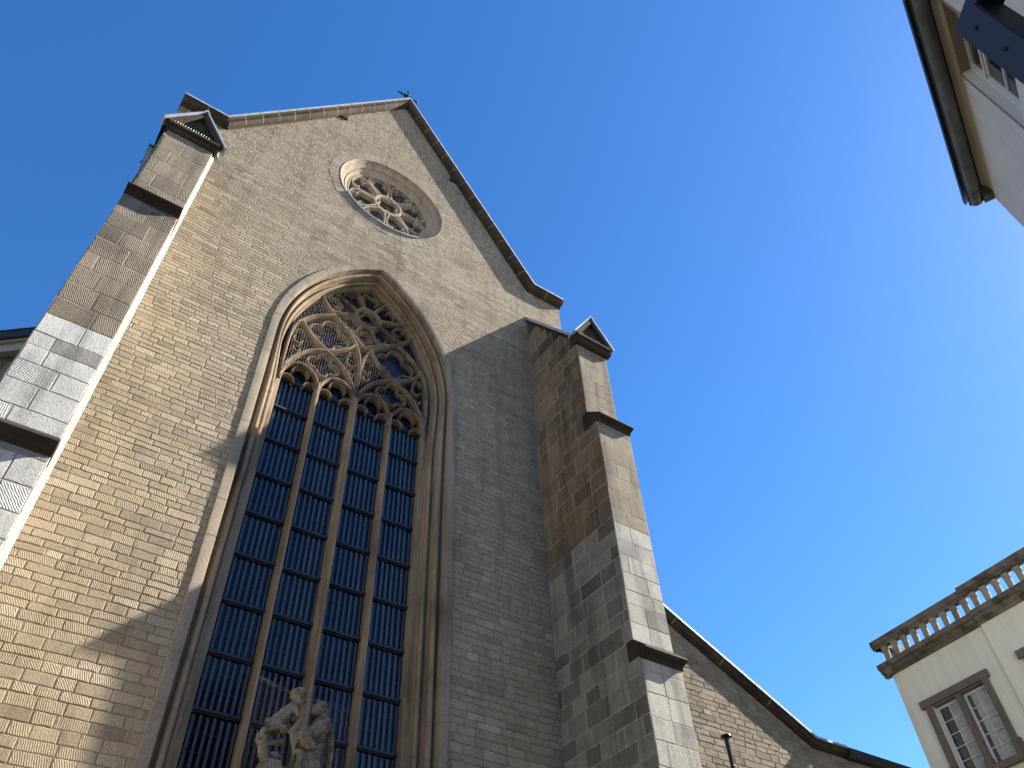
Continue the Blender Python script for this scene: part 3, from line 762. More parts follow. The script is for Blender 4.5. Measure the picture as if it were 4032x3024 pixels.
for k in range(8):                                          # eight petals
    A = 22.5+45*k+0; ca, sa = math.cos(R(A)), math.sin(R(A))
    def rot(p): return (p[0]*ca-p[1]*sa, p[0]*sa+p[1]*ca)
    pet = [(0.46, 0.11), (0.65, 0.215), (0.85, 0.315), (1.03, 0.372), (1.19, 0.345), (1.31, 0.215), (1.355, 0.0)]
    P = catmull(pet, 5); P = P+[(x, -z) for x, z in reversed(P[:-1])]
    rrib([rot(p) for p in P], 0.042, 0.050)
    for s in (-1, 1):                                       # cusps
        P = [rot(p) for p in catmull([(0.93, s*0.33), (1.03, s*0.25), (1.06, s*0.16), (1.12, s*0.24), (1.25, s*0.25)], 4)]
        rib(mb, P, 0.02, 0.045, YR+0.02, YR+0.045, YR+0.15, CX, RZ, smooth=False)
for k in range(4): lobes(mb, 0, 0, 0.20, 0.20, (45+90*k,), 190, (0.02, 0.05), (YR+0.02, YR+0.045, YR+0.15), 1.0, CX, RZ)
ro = mb.build('rose_tracery', M['rosestone'], rose); weld(ro, 0.0002); auto_smooth(ro, 24)
mb = MB(); mb.face([(CX+1.41*math.cos(2*math.pi*k/60), YR+0.19, RZ+1.41*math.sin(2*math.pi*k/60)) for k in range(60)]); mb.build('leaded_glass', M['leadglass'], rose)
mb = MB()                                                   # flashing on the lower lip
P = arc(0, 0, 1.80, 215, 303, 24); P2 = arc(0, 0, 1.765, 215, 303, 24)
V = []
for (x, z), (x2, z2) in zip(P, P2): V += [(CX+x, YF-0.075, RZ+z), (CX+x2, YF-0.075, RZ+z2), (CX+x2, YF+0.06, RZ+z2+0.02), (CX+x, YF+0.06, RZ+z)]
mb.idx(V, [(4*k+j, 4*k+(j+1) % 4, 4*k+4+(j+1) % 4, 4*k+4+j) for k in range(24) for j in range(4)]); mb.build('sill_flashing', M['lead'], rose)
mb = MB(); x = -1.72
while x < 1.75:
    q = math.sqrt(1.76**2-x*x)
    mb.tube([(CX+x, YF+0.04, RZ-q), (CX+x, YF+0.0, RZ), (CX+x, YF+0.04, RZ+q)], 0.0008, 4); x += 0.075
mb.build('wire_screen', M['wire'], rose)

# ------------------------------------------------------------ aisle front on the right
mb = MB()
AX0, AXB, AZB = 10.6, 17.45, 9.80; ASL = 0.50
az_ = lambda x: AZB+(AXB-x)*ASL if x < AXB else AZB
masonry(mb, lambda u, v, d: (u, YF+0.03-d, v), 0.0, 13.6, lambda z, r: 0.135*(0.85+0.35*r.random()), lambda z: [(10.55, 22.6 if z < AZB else AXB+0.02)], lambda z, r: 0.22+0.3*r.random(),
        lambda u, v, r: (lambda k: tuple(c*k for c in (0.26, 0.222, 0.168)))(0.75+0.4*r.random()), halfs=lambda z: [(ASL, 1, AZB+ASL*AXB+0.04)] if z > AZB else (), breaks=(AZB,), joint=0.016, proud=0.007, jit=0.004, chamfer=0.008,
        toolf=lambda u, v, r: 1.0, seed=5, wob=0.008)
mb.face([(22.6, YF+0.03, 0), (22.6, 30, 0), (22.6, 30, 9.7), (22.6, YF+0.03, 9.7)], 1)
mb.build('aisle_wall', [M['tuff'], M['mortar']], church, attrs=True)
acop = coping(church, [(10.5, az_(10.5)), (AXB, AZB), (18.62, AZB)], 'aisle_coping', depth=0.20, t=0.16, stone_len=1.5, yf=YF+0.03, back=-0.4)
mb = MB()
mb.face([(10.6, 12.4, az_(10.6)+0.1), (AXB, 12.4, AZB+0.1), (AXB, 40, AZB+0.1), (10.6, 40, az_(10.6)+0.1)]); mb.face([(AXB, 12.4, AZB+0.1), (22.7, 12.4, AZB+0.1), (22.7, 40, AZB+0.1), (AXB, 40, AZB+0.1)])
mb.build('roof', M['slate'], church)
mb = MB()
P = [(YF-0.20, 9.86), (YF-0.21, 9.98), (YF-0.16, 10.0), (YF+0.1, 10.0), (YF+0.1, 9.80), (YF-0.05, 9.76), (YF-0.14, 9.78)]
mb.prism(P, lambda t, a, b: (t, a, b), 18.64, 22.9); mb.build('gutter', M['zincdark'], church)
# nave gutter seen past the left buttress
mb = MB(); xg, zg = CX-HW-0.18, 23.0
P = [(0.18*math.cos(R(a)), 0.17*math.sin(R(a))) for a in range(180, 361, 20)]
ring = [(xg+a, zg+b) for a, b in P]; ring2 = [(xg+a*0.93, zg+b*0.93) for a, b in reversed(P)]
mb.prism(ring+ring2, lambda t, a, b: (a, t, b), 13.55, 30)
mb.prism([(xg-0.19, zg-0.01), (xg-0.19, zg+0.02), (xg-0.16, zg+0.02), (xg-0.16, zg-0.01)], lambda t, a, b: (a, t, b), 13.53, 30, 1)
mb.prism(ring, lambda t, a, b: (a, t, b), 13.53, 13.545, 1)
for k in range(5): mb.tube([(xg-0.2, 14.2+1.3*k, zg+0.02), (xg-0.25, 14.2+1.3*k, zg+0.05), (xg-0.22, 14.25+1.3*k, zg-0.05)], 0.012, 6, 1)
o = mb.build('gutter', [M['zinc'], M['zincdark']], church); auto_smooth(o, 40)

# ============================================================ lower building past the left buttress
lb = thing('side_building', 'lower building with dark slate verge just past the left buttress at the picture edge', 'building')
mb = MB(); yb = 16.0
zr = lambda x: 16.70+(x+2.4)*0.93
masonry(mb, lambda u, v, d: (u, yb-d, v), 12.0, 16.4, lambda z, r: 0.28+0.1*r.random(), lambda z: [(-7.5, -1.9)], lambda z, r: 0.4+0.4*r.random(), lambda u, v, r: (lambda k: tuple(c*k for c in (0.27, 0.23, 0.18)))(0.85+0.3*r.random()),
        halfs=[(-0.93, 1, 16.70+2.4*0.93-0.62)], seed=9)
mb.face([(-7.5, yb, 0), (-1.9, yb, 0), (-1.9, yb, 12), (-7.5, yb, 12)], 1)
mb.build('wall', [M['ashlar'], M['mortar']], lb, attrs=True)
mb = MB(); mb.prism([(-7.5, zr(-7.5)-0.62), (-1.9, zr(-1.9)-0.62), (-1.9, zr(-1.9)-0.34), (-7.5, zr(-7.5)-0.34)], lambda t, a, b: (a, t, b), yb-0.22, yb+4)
mb.prism([(-7.5, zr(-7.5)-0.34), (-1.9, zr(-1.9)-0.34), (-1.9, zr(-1.9)-0.26), (-7.5, zr(-7.5)-0.26)], lambda t, a, b: (a, t, b), yb-0.30, yb+4)
mb.build('cornice', M['plaster'], lb)
mb = MB(); mb.prism([(-7.5, zr(-7.5)-0.26), (-1.9, zr(-1.9)-0.26), (-1.9, zr(-1.9)), (-7.5, zr(-7.5))], lambda t, a, b: (a, t, b), yb-0.38, yb+6)
for k in range(18):
    x = -7.5+5.6*k/18; mb.prism([(x, zr(x)+0.002), (x+0.31, zr(x+0.31)-0.01), (x+0.31, zr(x+0.31)+0.035), (x, zr(x)+0.02)], lambda t, a, b: (a, t, b), yb-0.40, yb+1.0)
mb.build('roof', M['slate'], lb)

# ============================================================ statue group
st = thing('statue', 'weathered stone statue of a woman lifting a small child in front of the tall window', 'statue')
def sculpt(mb, name, vox=0.012, disp=0.012, parent=st):
    o = mb.build(name, M['statue'], parent)
    m = o.modifiers.new('fuse', 'REMESH'); m.mode = 'VOXEL'; m.voxel_size = vox; m.use_smooth_shade = True
    s = o.modifiers.new('soft', 'SMOOTH'); s.factor = 0.5; s.iterations = 1
    t = bpy.data.textures.new(name+'_t', 'CLOUDS'); t.noise_scale = 0.022; t.noise_depth = 3
    d = o.modifiers.new('wear', 'DISPLACE'); d.texture = t; d.strength = disp; d.texture_coords = 'LOCAL'
    return o
ys = 11.72; KS = 1.0464
def head(mb, c, r, face, tilt=0.0, up=Vector((0, 0, 1))):
    """head with brow, nose, lips, chin, ears; face = direction the face looks"""
    f = Vector(face).normalized(); s = f.cross(up).normalized(); u = s.cross(f).normalized(); c = Vector(c)
    rot = Matrix((s, f, u)).transposed()
    P = lambda a, b, d: c+s*a*r+f*b*r+u*d*r
    mb.ell(P(0, -0.08, 0.12), (0.80*r, 0.98*r, 0.90*r), rot, 18, 12); mb.ell(P(0, 0.34, -0.34), (0.58*r, 0.56*r, 0.66*r), rot, 16, 10)
    mb.ell(P(0, 0.62, -0.82), (0.22*r, 0.24*r, 0.18*r), rot)
    mb.cap(P(0, 0.88, 0.16), P(0, 1.10, -0.22), 0.07*r, 0.12*r); mb.ell(P(0, 1.0, -0.26), (0.17*r, 0.13*r, 0.09*r), rot)
    for k in (-1, 1):
        mb.ell(P(k*0.32, 0.80, 0.28), (0.24*r, 0.12*r, 0.07*r), rot); mb.ell(P(k*0.30, 0.80, 0.08), (0.12*r, 0.09*r, 0.08*r), rot)
        mb.ell(P(k*0.36, 0.60, -0.30), (0.24*r, 0.22*r, 0.24*r), rot); mb.ell(P(k*0.82, -0.02, -0.02), (0.07*r, 0.16*r, 0.24*r), rot)
    mb.ell(P(0, 0.88, -0.48), (0.22*r, 0.12*r, 0.06*r), rot); mb.ell(P(0, 0.84, -0.60), (0.18*r, 0.12*r, 0.07*r), rot)
    return P, rot
def hand(mb, wr, d, palm, r=0.03, curl=0.5):
    """palm with four unequal curled fingers and a side thumb"""
    d = Vector(d).normalized(); n = Vector(palm).normalized(); s = d.cross(n).normalized(); wr = Vector(wr)
    rot = Matrix((s, d, n)).transposed()
    mb.ell(wr+d*r*1.3, (r*1.15, r*1.5, r*0.55), rot)
    for i, L in enumerate((1.9, 2.2, 2.05, 1.6)):
        b = wr+d*r*2.4+s*r*(0.85-0.57*i); k1 = b+(d*math.cos(curl*0.5)+n*math.sin(curl*0.5))*r*L*0.45; k2 = k1+(d*math.cos(curl*1.6)+n*math.sin(curl*1.6))*r*L*0.55
        mb.cap(b, k1, r*0.28, r*0.25, 8); mb.cap(k1, k2, r*0.25, r*0.2, 8)
    b = wr+d*r*0.7+s*r*0.95; mb.cap(b, b+(d*0.6+s*0.8)*r*1.1, r*0.32, r*0.27, 8); mb.cap(b+(d*0.6+s*0.8)*r*1.1, b+(d*1.3+s*0.8)*r*1.5+n*r*0.3, r*0.27, r*0.2, 8)
def hair(mb, P, r, seed, lo=-0.6, n=70, k=0.17):
    q = random.Random(seed)
    for i in range(n):
        a = q.uniform(-math.pi, math.pi); b = q.uniform(lo, 1.35)
        x, y, z = math.cos(b)*math.sin(a)*0.86, -0.08-math.cos(b)*math.cos(a)*1.0, 0.12+math.sin(b)*0.95
        if y > 0.35 and z < 0.62: continue
        c = P(x, y, z); mb.ell(c, (r*k*q.uniform(.7, 1.2), r*k*q.uniform(.7, 1.2), r*k*q.uniform(.5, 1)), None, 8, 6)
# child
V3 = lambda x, z, y=0.0: (x*KS, ys+y, z*KS-0.0742)
ch = MB()
chc = V3(3.985, 7.395, -0.02)
P, rot = head(ch, chc, 0.125, (0.93, -0.15, -0.30), up=Vector((-0.25, 0, 1)))
hair(ch, P, 0.125, 4, -0.7, 80, 0.21)
ch.cap(V3(3.955, 7.29), V3(3.93, 7.21), 0.052, 0.06)
ch.cap(V3(3.90, 7.20, -0.02), V3(3.82, 7.06), 0.085, 0.08); ch.cap(V3(3.82, 7.06), V3(3.72, 6.96), 0.082, 0.10); ch.ell(V3(3.68, 6.93), (0.125, 0.11, 0.095))
for s, y in ((0, -0.085), (1, 0.09)):                        # arms bent, hands raised to the chin
    ch.cap(V3(3.92, 7.215, y), V3(3.985, 7.085, y-0.03), 0.040, 0.033); ch.cap(V3(3.985, 7.085, y-0.03), V3(4.045, 7.145, y*0.6-0.02), 0.032, 0.022)
    hand(ch, V3(4.05, 7.15, y*0.6-0.02), (0.2, 0, 1), (-1, 0, 0.2), 0.019, 0.7)
for y, dz in ((-0.07, 0.0), (0.08, -0.03)):                  # legs: thigh forward-left, shin hanging, foot
    ch.cap(V3(3.73, 6.90+dz, y), V3(3.54, 6.775+dz, y-0.02), 0.068, 0.050); ch.cap(V3(3.54, 6.775+dz, y-0.02), V3(3.505, 6.70+dz, y-0.03), 0.050, 0.040)
    ch.cap(V3(3.505, 6.70+dz, y-0.03), V3(3.525, 6.655+dz, y-0.07), 0.034, 0.022)
    for t in range(4): ch.cap(V3(3.535+0.011*t, 6.648+dz, y-0.085), V3(3.54+0.011*t, 6.637+dz, y-0.098), 0.008, 0.006, 6)
q = random.Random(5)
for k in range(10):                                           # creases of the shirt around the waist
    t = k/9; cx_, cz_ = lerp(3.88, 3.70, t), lerp(7.17, 6.96, t)
    pts = [V3(cx_-0.075+0.02*q.random(), cz_+0.05, 0.05), V3(cx_-0.03, cz_+0.02, -0.085), V3(cx_+0.06, cz_-0.045, -0.07+0.02*q.random())]
    ch.tube(pts, 0.012+0.006*q.random(), 6)
for k in range(5):
    ch.tube([V3(3.80-0.02*k, 7.0-0.01*k, -0.10), V3(3.68-0.02*k, 6.93-0.03*k, -0.115), V3(3.60, 6.93-0.04*k, -0.08)], 0.013, 6)
ch.ell(V3(3.585, 6.93, -0.03), (0.05, 0.07, 0.055)); ch.ell(V3(3.83, 6.86, -0.06), (0.07, 0.07, 0.07))
sculpt(ch, 'child', 0.0075, 0.004)
# woman
wo = MB()
P, rot = head(wo, V3(4.345, 7.285, 0.02), 0.135, (-0.86, -0.32, 0.35), up=Vector((0.25, 0, 1)))
hair(wo, P, 0.135, 8, -0.9, 110, 0.2)
wo.cap(V3(4.40, 7.19, 0.03), V3(4.41, 7.08, 0.03), 0.062, 0.08)
wo.cap(V3(4.41, 7.03, -0.15), V3(4.38, 7.03, 0.22), 0.10, 0.10); wo.cap(V3(4.40, 7.0, 0.02), V3(4.32, 6.70, 0.03), 0.17, 0.19)
wo.cap(V3(4.32, 6.70, 0.03), V3(4.26, 6.35, 0.05), 0.20, 0.24); wo.cap(V3(4.26, 6.35, 0.05), V3(4.22, 5.3, 0.05), 0.26, 0.36)
# near arm under the child, wrapped in a wide sleeve
wo.cap(V3(4.40, 7.0, -0.17), V3(4.16, 6.80, -0.24), 0.095, 0.085); wo.cap(V3(4.16, 6.80, -0.24), V3(3.90, 6.80, -0.18), 0.07, 0.045)
hand(wo, V3(3.89, 6.80, -0.18), (-1, 0, 0.15), (0, 0, 1), 0.034, 0.5)
wo.cap(V3(4.38, 7.0, 0.22), V3(4.12, 6.95, 0.2), 0.09, 0.07); wo.cap(V3(4.12, 6.95, 0.2), V3(3.90, 7.02, 0.12), 0.06, 0.04); hand(wo, V3(3.89, 7.03, 0.12), (-1, 0, 0.3), (0, -1, 0), 0.032, 0.6)
for k in range(7):                                            # hanging sleeve in long folds
    t = k/6; wo.tube([V3(4.0+0.05*t, 6.97-0.01*k, -0.20), V3(3.95+0.07*t, 6.88-0.02*k, -0.23), V3(3.88+0.09*t, 6.77-0.03*k, -0.22), V3(3.87+0.12*t, 6.75-0.05*k, -0.20)], [0.028, 0.034, 0.026, 0.008], 8)
for k in range(7):                                            # sweeping folds over the body, hanging between arm and hip
    t = k/6; r_ = 0.020+0.010*(k % 2)
    wo.tube([V3(3.99+0.06*t, 6.90+0.08*t, -0.18-0.03*t), V3(4.02+0.11*t, 6.70+0.08*t, -0.28-0.01*(k % 2)), V3(4.13+0.12*t, 6.555+0.05*t, -0.315-0.012*(k % 2)), V3(4.28+0.08*t, 6.62+0.04*t, -0.27), V3(4.40+0.02*t, 6.78+0.02*t, -0.17)], [r_*.6, r_, r_*1.15, r_, r_*.5], 8)
wo.ell(V3(4.14, 6.68, -0.20), (0.13, 0.10, 0.11))
for k in range(8):                                            # cloak hanging from the shoulder
    t = k/7; r_ = 0.024+0.014*(k % 2)
    wo.tube([V3(4.46, 7.05, -0.13+0.3*t), V3(4.53, 6.88, -0.19+0.34*t), V3(4.545, 6.62, -0.24+0.38*t), V3(4.51, 6.2, -0.28+0.42*t), V3(4.5, 5.4, -0.30+0.44*t)], [r_*.6, r_, r_*1.1, r_*1.2, r_*1.4], 8)
wo.cap(V3(4.47, 7.0, 0.0), V3(4.49, 6.2, 0.0), 0.10, 0.12)
for k in range(6):                                            # short creases on the upper arm and breast
    t = k/5; wo.tube([V3(4.25+0.05*t, 7.04-0.05*t, -0.22), V3(4.33+0.04*t, 6.97-0.06*t, -0.275), V3(4.42+0.02*t, 6.95-0.07*t, -0.22)], 0.014, 6)
wo.tube([V3(4.30, 7.08, -0.17), V3(4.38, 7.12, -0.2), V3(4.47, 7.10, -0.16), V3(4.53, 7.02, -0.05), V3(4.52, 6.95, 0.1)], 0.03, 8)
for k in range(8):
    a = -0.26+0.04*k; wo.tube([V3(4.06+0.03*k, 6.56, -0.24), V3(4.03+0.045*k, 6.40, -0.27), V3(4.02+0.06*k, 6.1, -0.32), V3(4.0+0.07*k, 5.3, -0.38)], [0.018, 0.02+0.008*(k % 2), 0.024+0.01*(k % 2), 0.04], 8)
wo.ell(V3(4.08, 6.53, -0.17), (0.12, 0.1, 0.06)); wo.ell(V3(4.15, 6.66, -0.12), (0.16, 0.16, 0.12))
sculpt(wo, 'woman', 0.0085, 0.006)
dr = MB()                                                     # twisted hanging cloth below the child's feet
pts = [V3(3.52, 6.66, -0.08), V3(3.535, 6.58, -0.1), V3(3.55, 6.50, -0.1), V3(3.575, 6.43, -0.1), V3(3.63, 6.38, -0.1)]
dr.tube(pts, [0.075, 0.066, 0.058, 0.062, 0.07], 12)
for k in range(6):
    z = 6.68-0.058*k; dr.tube([V3(3.455+0.017*k, z+0.015, -0.09), V3(3.50+0.012*k, z-0.01, -0.185), V3(3.56+0.012*k, z-0.035, -0.185), V3(3.61+0.012*k, z-0.06, -0.11)], 0.021, 8)
dr.cap(V3(3.62, 6.42, -0.09), V3(3.77, 6.47, -0.08), 0.055, 0.065); dr.cap(V3(3.60, 6.62, -0.02), V3(3.86, 6.71, 0.0), 0.036, 0.05)
dr.ell(V3(3.72, 6.22, -0.06), (0.20, 0.17, 0.20)); dr.cap(V3(3.72, 6.2, -0.05), V3(3.8, 5.3, 0), 0.19, 0.26)
dr.tube([V3(3.86, 6.30, -0.1), V3(3.95, 6.33, -0.15), V3(4.03, 6.42, -0.2)], [0.018, 0.016, 0.02], 8)
for k in range(5): dr.tube([V3(3.60+0.05*k, 6.36, -0.2), V3(3.62+0.06*k, 6.2, -0.24), V3(3.66+0.05*k, 5.5, -0.22)], 0.03, 8)
sculpt(dr, 'drapery', 0.0085, 0.006)
mb = MB(); mb.box(3.5, 5.0, 11.25, 11.88, 4.9, 5.40); mb.box(3.6, 4.9, 11.3, 11.87, 0, 4.9); mb.build('pedestal', M['mould'], st)
# bird net draped over the group
bn = MB()
def netp(u, v):
    sag = 0.05*math.sin(u*2.1+1)+0.03*math.sin(u*6)*v
    x = 3.38+1.66*u; z = 7.66-2.1*v-0.10*math.sin(math.pi*u)*(1-v)-0.12*u*(1-v)
    y = 11.36-0.06*math.sin(3*v+2*u)+0.03*math.sin(9*u+4*v)
    if u > 0.5: z -= 0.10*(u-0.5)
    return (x+0.015*math.sin(14*v), y, z+sag*0.3)
NU, NV = 36, 46
for i in range(NU+1): bn.tube([netp(i/NU+0.004*math.sin(i*7+j), j/24) for j in range(25)], 0.0006, 3, cap=False)
for j in range(NV+1): bn.tube([netp(i/20, j/NV+0.002*math.sin(j*5+i)) for i in range(21)], 0.0006, 3, cap=False)
for k in range(3): bn.tube([Vector(netp(i/20, 0.012*k+0.01*math.sin(i*2.3+k))) for i in range(21)], 0.0018, 4, cap=False)
netobj = bn.build('bird_net', M['net']); netobj['label'] = 'thin square mesh bird net hung in front of the stone statue group'; netobj['category'] = 'net'

# ============================================================ balustraded house on the right
a28 = R(2.8); P0 = Vector((22.0, 11.74, 0)); e2 = Vector((-math.sin(a28), -math.cos(a28), 0)); n2 = Vector((-math.cos(a28), math.sin(a28), 0))
def BF(s, n, z): q = P0+e2*s+n2*n; return (q.x, q.y, z)        # s along the front, n outwards
bh = thing('town_house', 'cream rendered house with a stone roof balustrade in the lower right corner', 'house')
mb = MB(); WZ = 12.78
win_rects = [(0.78, 2.42, 9.55, 11.50), (3.90, 5.5, 9.55, 11.50)]
def wall_rects(S0, S1, Z0, Z1, holes):
    out = []; xs = sorted({S0, S1}|{h[0] for h in holes}|{h[1] for h in holes}); zs = sorted({Z0, Z1}|{h[2] for h in holes}|{h[3] for h in holes})
    for i in range(len(xs)-1):
        for j in range(len(zs)-1):
            c = ((xs[i]+xs[i+1])/2, (zs[j]+zs[j+1])/2)
            if any(h[0] < c[0] < h[1] and h[2] < c[1] < h[3] for h in holes): continue
            out.append((xs[i], xs[i+1], zs[j], zs[j+1]))
    return out
for s0, s1, z0, z1 in wall_rects(0, 3.11, 0, WZ, win_rects[:1]): mb.face([BF(s0, 0, z0), BF(s1, 0, z0), BF(s1, 0, z1), BF(s0, 0, z1)])
for s0, s1, z0, z1 in wall_rects(3.11, 16, 0, WZ, win_rects[1:]): mb.face([BF(s0, 0.07, z0), BF(s1, 0.07, z0), BF(s1, 0.07, z1), BF(s0, 0.07, z1)])
mb.face([BF(3.11, 0, 0), BF(3.11, 0.07, 0), BF(3.11, 0.07, WZ), BF(3.11, 0, WZ)])
mb.face([BF(0, 0, 0), BF(0, -9, 0), BF(0, -9, WZ), BF(0, 0, WZ)]); mb.face([BF(16, 0, 0), BF(16, -9, 0), BF(16, -9, WZ), BF(16, 0, WZ)]); mb.face([BF(0, -9, 0), BF(16, -9, 0), BF(16, -9, WZ), BF(0, -9, WZ)])
for wi, (s0, s1, z0, z1) in enumerate(win_rects):
    o = 0.07*wi
    for q in (((s0, z0), (s0, z1)), ((s1, z0), (s1, z1)), ((s0, z1), (s1, z1)), ((s0, z0), (s1, z0))):
        (a, b), (c, d) = q; mb.face([BF(a, o, b), BF(c, o, d), BF(c, -0.35, d), BF(a, -0.35, b)])
mb.build('wall', M['render_warm'], bh)
# cornice as stepped profile
def cprof(o): return [(o-0.1, 12.76), (o+0.05, 12.76), (o+0.06, 12.82), (o+0.14, 12.88), (o+0.15, 12.93), (o+0.24, 12.97), (o+0.25, 13.10), (o+0.20, 13.13), (o-0.35, 13.13)]
mb = MB()
mb.prism(cprof(0), lambda t, a, b: BF(t, a, b), -0.23, 3.10); mb.prism(cprof(0.08), lambda t, a, b: BF(t, a, b), 3.10, 16.2)
mb.prism([(a, b) for a, b in cprof(0)], lambda t, a, b: BF(-a, t, b), -9, 0.20)
mb.build('cornice', M['balstone'], bh)
mb = MB()
rl = lambda o: [(o-0.06, 13.60), (o+0.14, 13.60), (o+0.16, 13.66), (o+0.20, 13.68), (o+0.21, 13.84), (o+0.17, 13.87), (o-0.09, 13.87), (o-0.12, 13.68)]
mb.prism(rl(0), lambda t, a, b: BF(t, a, b), -0.2, 3.02); mb.prism([(a, b+0.05) for a, b in rl(0.06)], lambda t, a, b: BF(t, a, b), 3.02, 16.2)
mb.prism(rl(0), lambda t, a, b: BF(-a, t, b), -4, 0.10)
mb.build('rail', M['balstone'], bh)
bproto = None
for k in range(24):
    s = 0.14+0.352*k; o_ = 0.03 if s < 3.05 else 0.08
    if s > 8: break
    mb = MB(); n = 8
    profb = [(0.078, 13.13), (0.078, 13.16), (0.070, 13.17), (0.070, 13.3), (0.072, 13.44), (0.068, 13.49), (0.084, 13.51), (0.088, 13.54), (0.088, 13.62)]
    V = []
    for r_, z in profb:
        for j in range(n):
            a = (45+90*(j//2)+(9 if j % 2 else -9))*math.pi/180
            sq = 1.33; V.append(BF(s+r_*sq*math.cos(a), o_+r_*sq*math.sin(a), z))
    mb.idx(V, [(i*n+j, i*n+(j+1) % n, (i+1)*n+(j+1) % n, (i+1)*n+j) for i in range(len(profb)-1) for j in range(n)])
    o = mb.build('baluster', M['baluster'], bh); auto_smooth(o, 50)
for k in range(6):                                             # return side balusters
    mb = MB(); t = -0.45-0.4*k
    mb.fbox(lambda a, b, c: BF(-0.03+a, t+b, c), -0.06, 0.06, -0.06, 0.06, 13.14, 13.6)
    mb.build('baluster', M['baluster'], bh)
mb = MB(); mb.prism([(-0.12, 0), (-9, 0), (-9, 0.1), (-0.12, 0.1)], lambda t, a, b: BF(t, a, 13.03+b), 0, 16); mb.build('roof', M['zinc'], bh)
for wi, (s0, s1, z0, z1) in enumerate(win_rects):
    o = 0.07*wi; mb = MB()
    f = lambda a, b, c: BF(a, o+b, c)
    mb.fbox(f, s0-0.30, s1+0.25, 0.0, 0.09, z1, z1+0.20); mb.fbox(f, s0-0.19, s0, 0.002, 0.07, z0+0.02, z1); mb.fbox(f, s1, s1+0.17, 0.002, 0.07, z0+0.02, z1)
    mb.fbox(f, s0-0.24, s0, 0.002, 0.10, z0-0.0, z0+0.34); mb.fbox(f, s1, s1+0.24, 0.002, 0.10, z0, z0+0.34); mb.fbox(f, s0-0.3, s1+0.3, -0.02, 0.14, z0-0.16, z0)
    mc = (s0+s1)/2
    mb.fbox(f, mc-0.075, mc+0.075, -0.14, 0.03, z0, z1); mb.fbox(f, s0, s1, -0.16, -0.03, z1-0.045, z1-0.002); mb.fbox(f, mc-0.11, mc+0.11, -0.12, 0.04, z0, z0+0.2)
    wo_ = mb.build('window', M['trim'], bh)
    for hh, (a, b) in enumerate(((s0+0.01, mc-0.08), (mc+0.08, s1-0.01))):
        mb = MB(); zb, zt = z0+0.02, z1-0.05
        for q in ((a, a+0.065, zb, zt), (b-0.065, b, zb, zt), (a+0.065, b-0.065, zt-0.07, zt), (a+0.065, b-0.065, zb, zb+0.07)): mb.fbox(f, q[0], q[1], -0.19, -0.12, q[2], q[3])
        m_ = (a+b)/2; mb.fbox(f, m_-0.012, m_+0.012, -0.165, -0.13, zb+0.07, zt-0.07)
        for k in range(1, 5): z = zb+0.07+(zt-zb-0.14)*k/5; mb.fbox(f, a+0.065, b-0.065, -0.163, -0.132, z-0.011, z+0.011)
        cs = mb.build('casement', M['white'], wo_)
        mb = MB(); mb.face([f(a+0.03, -0.16, zb+0.03), f(b-0.03, -0.16, zb+0.03), f(b-0.03, -0.16, zt-0.03), f(a+0.03, -0.16, zt-0.03)])
        g = mb.build('pane', M['houseglass'] if hh == 0 else M['houseglass'], wo_)
        # curtain in front part of the room, seen through the reflecting pane
        mb = MB(); c0 = a+0.17 if hh == 1 else b-0.36; V = []; n = 20
        for k in range(n+1):
            x = c0+(b-0.05-c0)*k/n; yy = -0.158+0.0*k; V += [f(x, -0.1575+0.002*math.sin(k*1.7), zb+0.05), f(x, -0.1575+0.002*math.sin(k*1.7+0.5), zt-0.05)]
        mb.idx(V, [(2*k, 2*k+2, 2*k+3, 2*k+1) for k in range(n)]); mb.build('curtain', M['curtain'], wo_)

# ============================================================ plastered house overhead at the upper right
az1 = R(67.5); e1 = Vector((math.sin(az1), math.cos(az1), 0)); n1 = Vector((math.sin(az1+math.pi/2), math.cos(az1+math.pi/2), 0))
def TF(s, n, z): q = e1*s+n1*n; return (q.x, q.y, z)
th = thing('plastered_house', 'pale plastered house with a zinc eaves gutter overhead at the upper right', 'house')
mb = MB(); hole = (5.82, 6.90, 10.35, 12.02)
for s0, s1, z0, z1 in wall_rects(-14, 9.13, 0, 12.45, [hole]): mb.face([TF(s0, 3.1, z0), TF(s1, 3.1, z0), TF(s1, 3.1, z1), TF(s0, 3.1, z1)])
mb.face([TF(9.13, 3.1, 0), TF(9.13, 13, 0), TF(9.13, 13, 12.45), TF(9.13, 8, 17), TF(9.13, 3.1, 12.45)]); mb.face([TF(-14, 3.1, 0), TF(-14, 13, 0), TF(-14, 13, 12.45), TF(-14, 8, 17), TF(-14, 3.1, 12.45)])
mb.face([TF(-14, 13, 0), TF(9.13, 13, 0), TF(9.13, 13, 12.45), TF(-14, 13, 12.45)])
hw_ = mb.build('wall', M['render_grey'], th)
mb = MB()                                                      # stained cove between wall and eaves
P = [(3.098, 12.08)]+[(3.098-0.10*(1-math.cos(math.pi/2*k/5)), 12.10+0.18*math.sin(math.pi/2*k/5)) for k in range(6)]+[(3.02, 12.36), (3.098, 12.36)]
mb.prism(P, lambda t, a, b: TF(t, a, b), -14, 9.12); mb.build('cove', M['cove'], th)
mb = MB(); mb.prism([(2.74, 12.16), (8.05, 17.2), (8.05, 17.35), (2.74, 12.25)], lambda t, a, b: TF(t, a, b), -14.1, 9.14); mb.prism([(13.3, 12.2), (8.05, 17.2), (8.05, 17.35), (13.3, 12.3)], lambda t, a, b: TF(t, a, b), -14.1, 9.14)
mb.prism([(2.95, 12.26), (3.099, 12.26), (3.099, 12.4), (2.95, 12.4)], lambda t, a, b: TF(t, a, b), -14, 9.12)
mb.build('roof', M['slate'], th)
mb = MB(); gc, gz, gr = 2.875, 12.09, 0.085
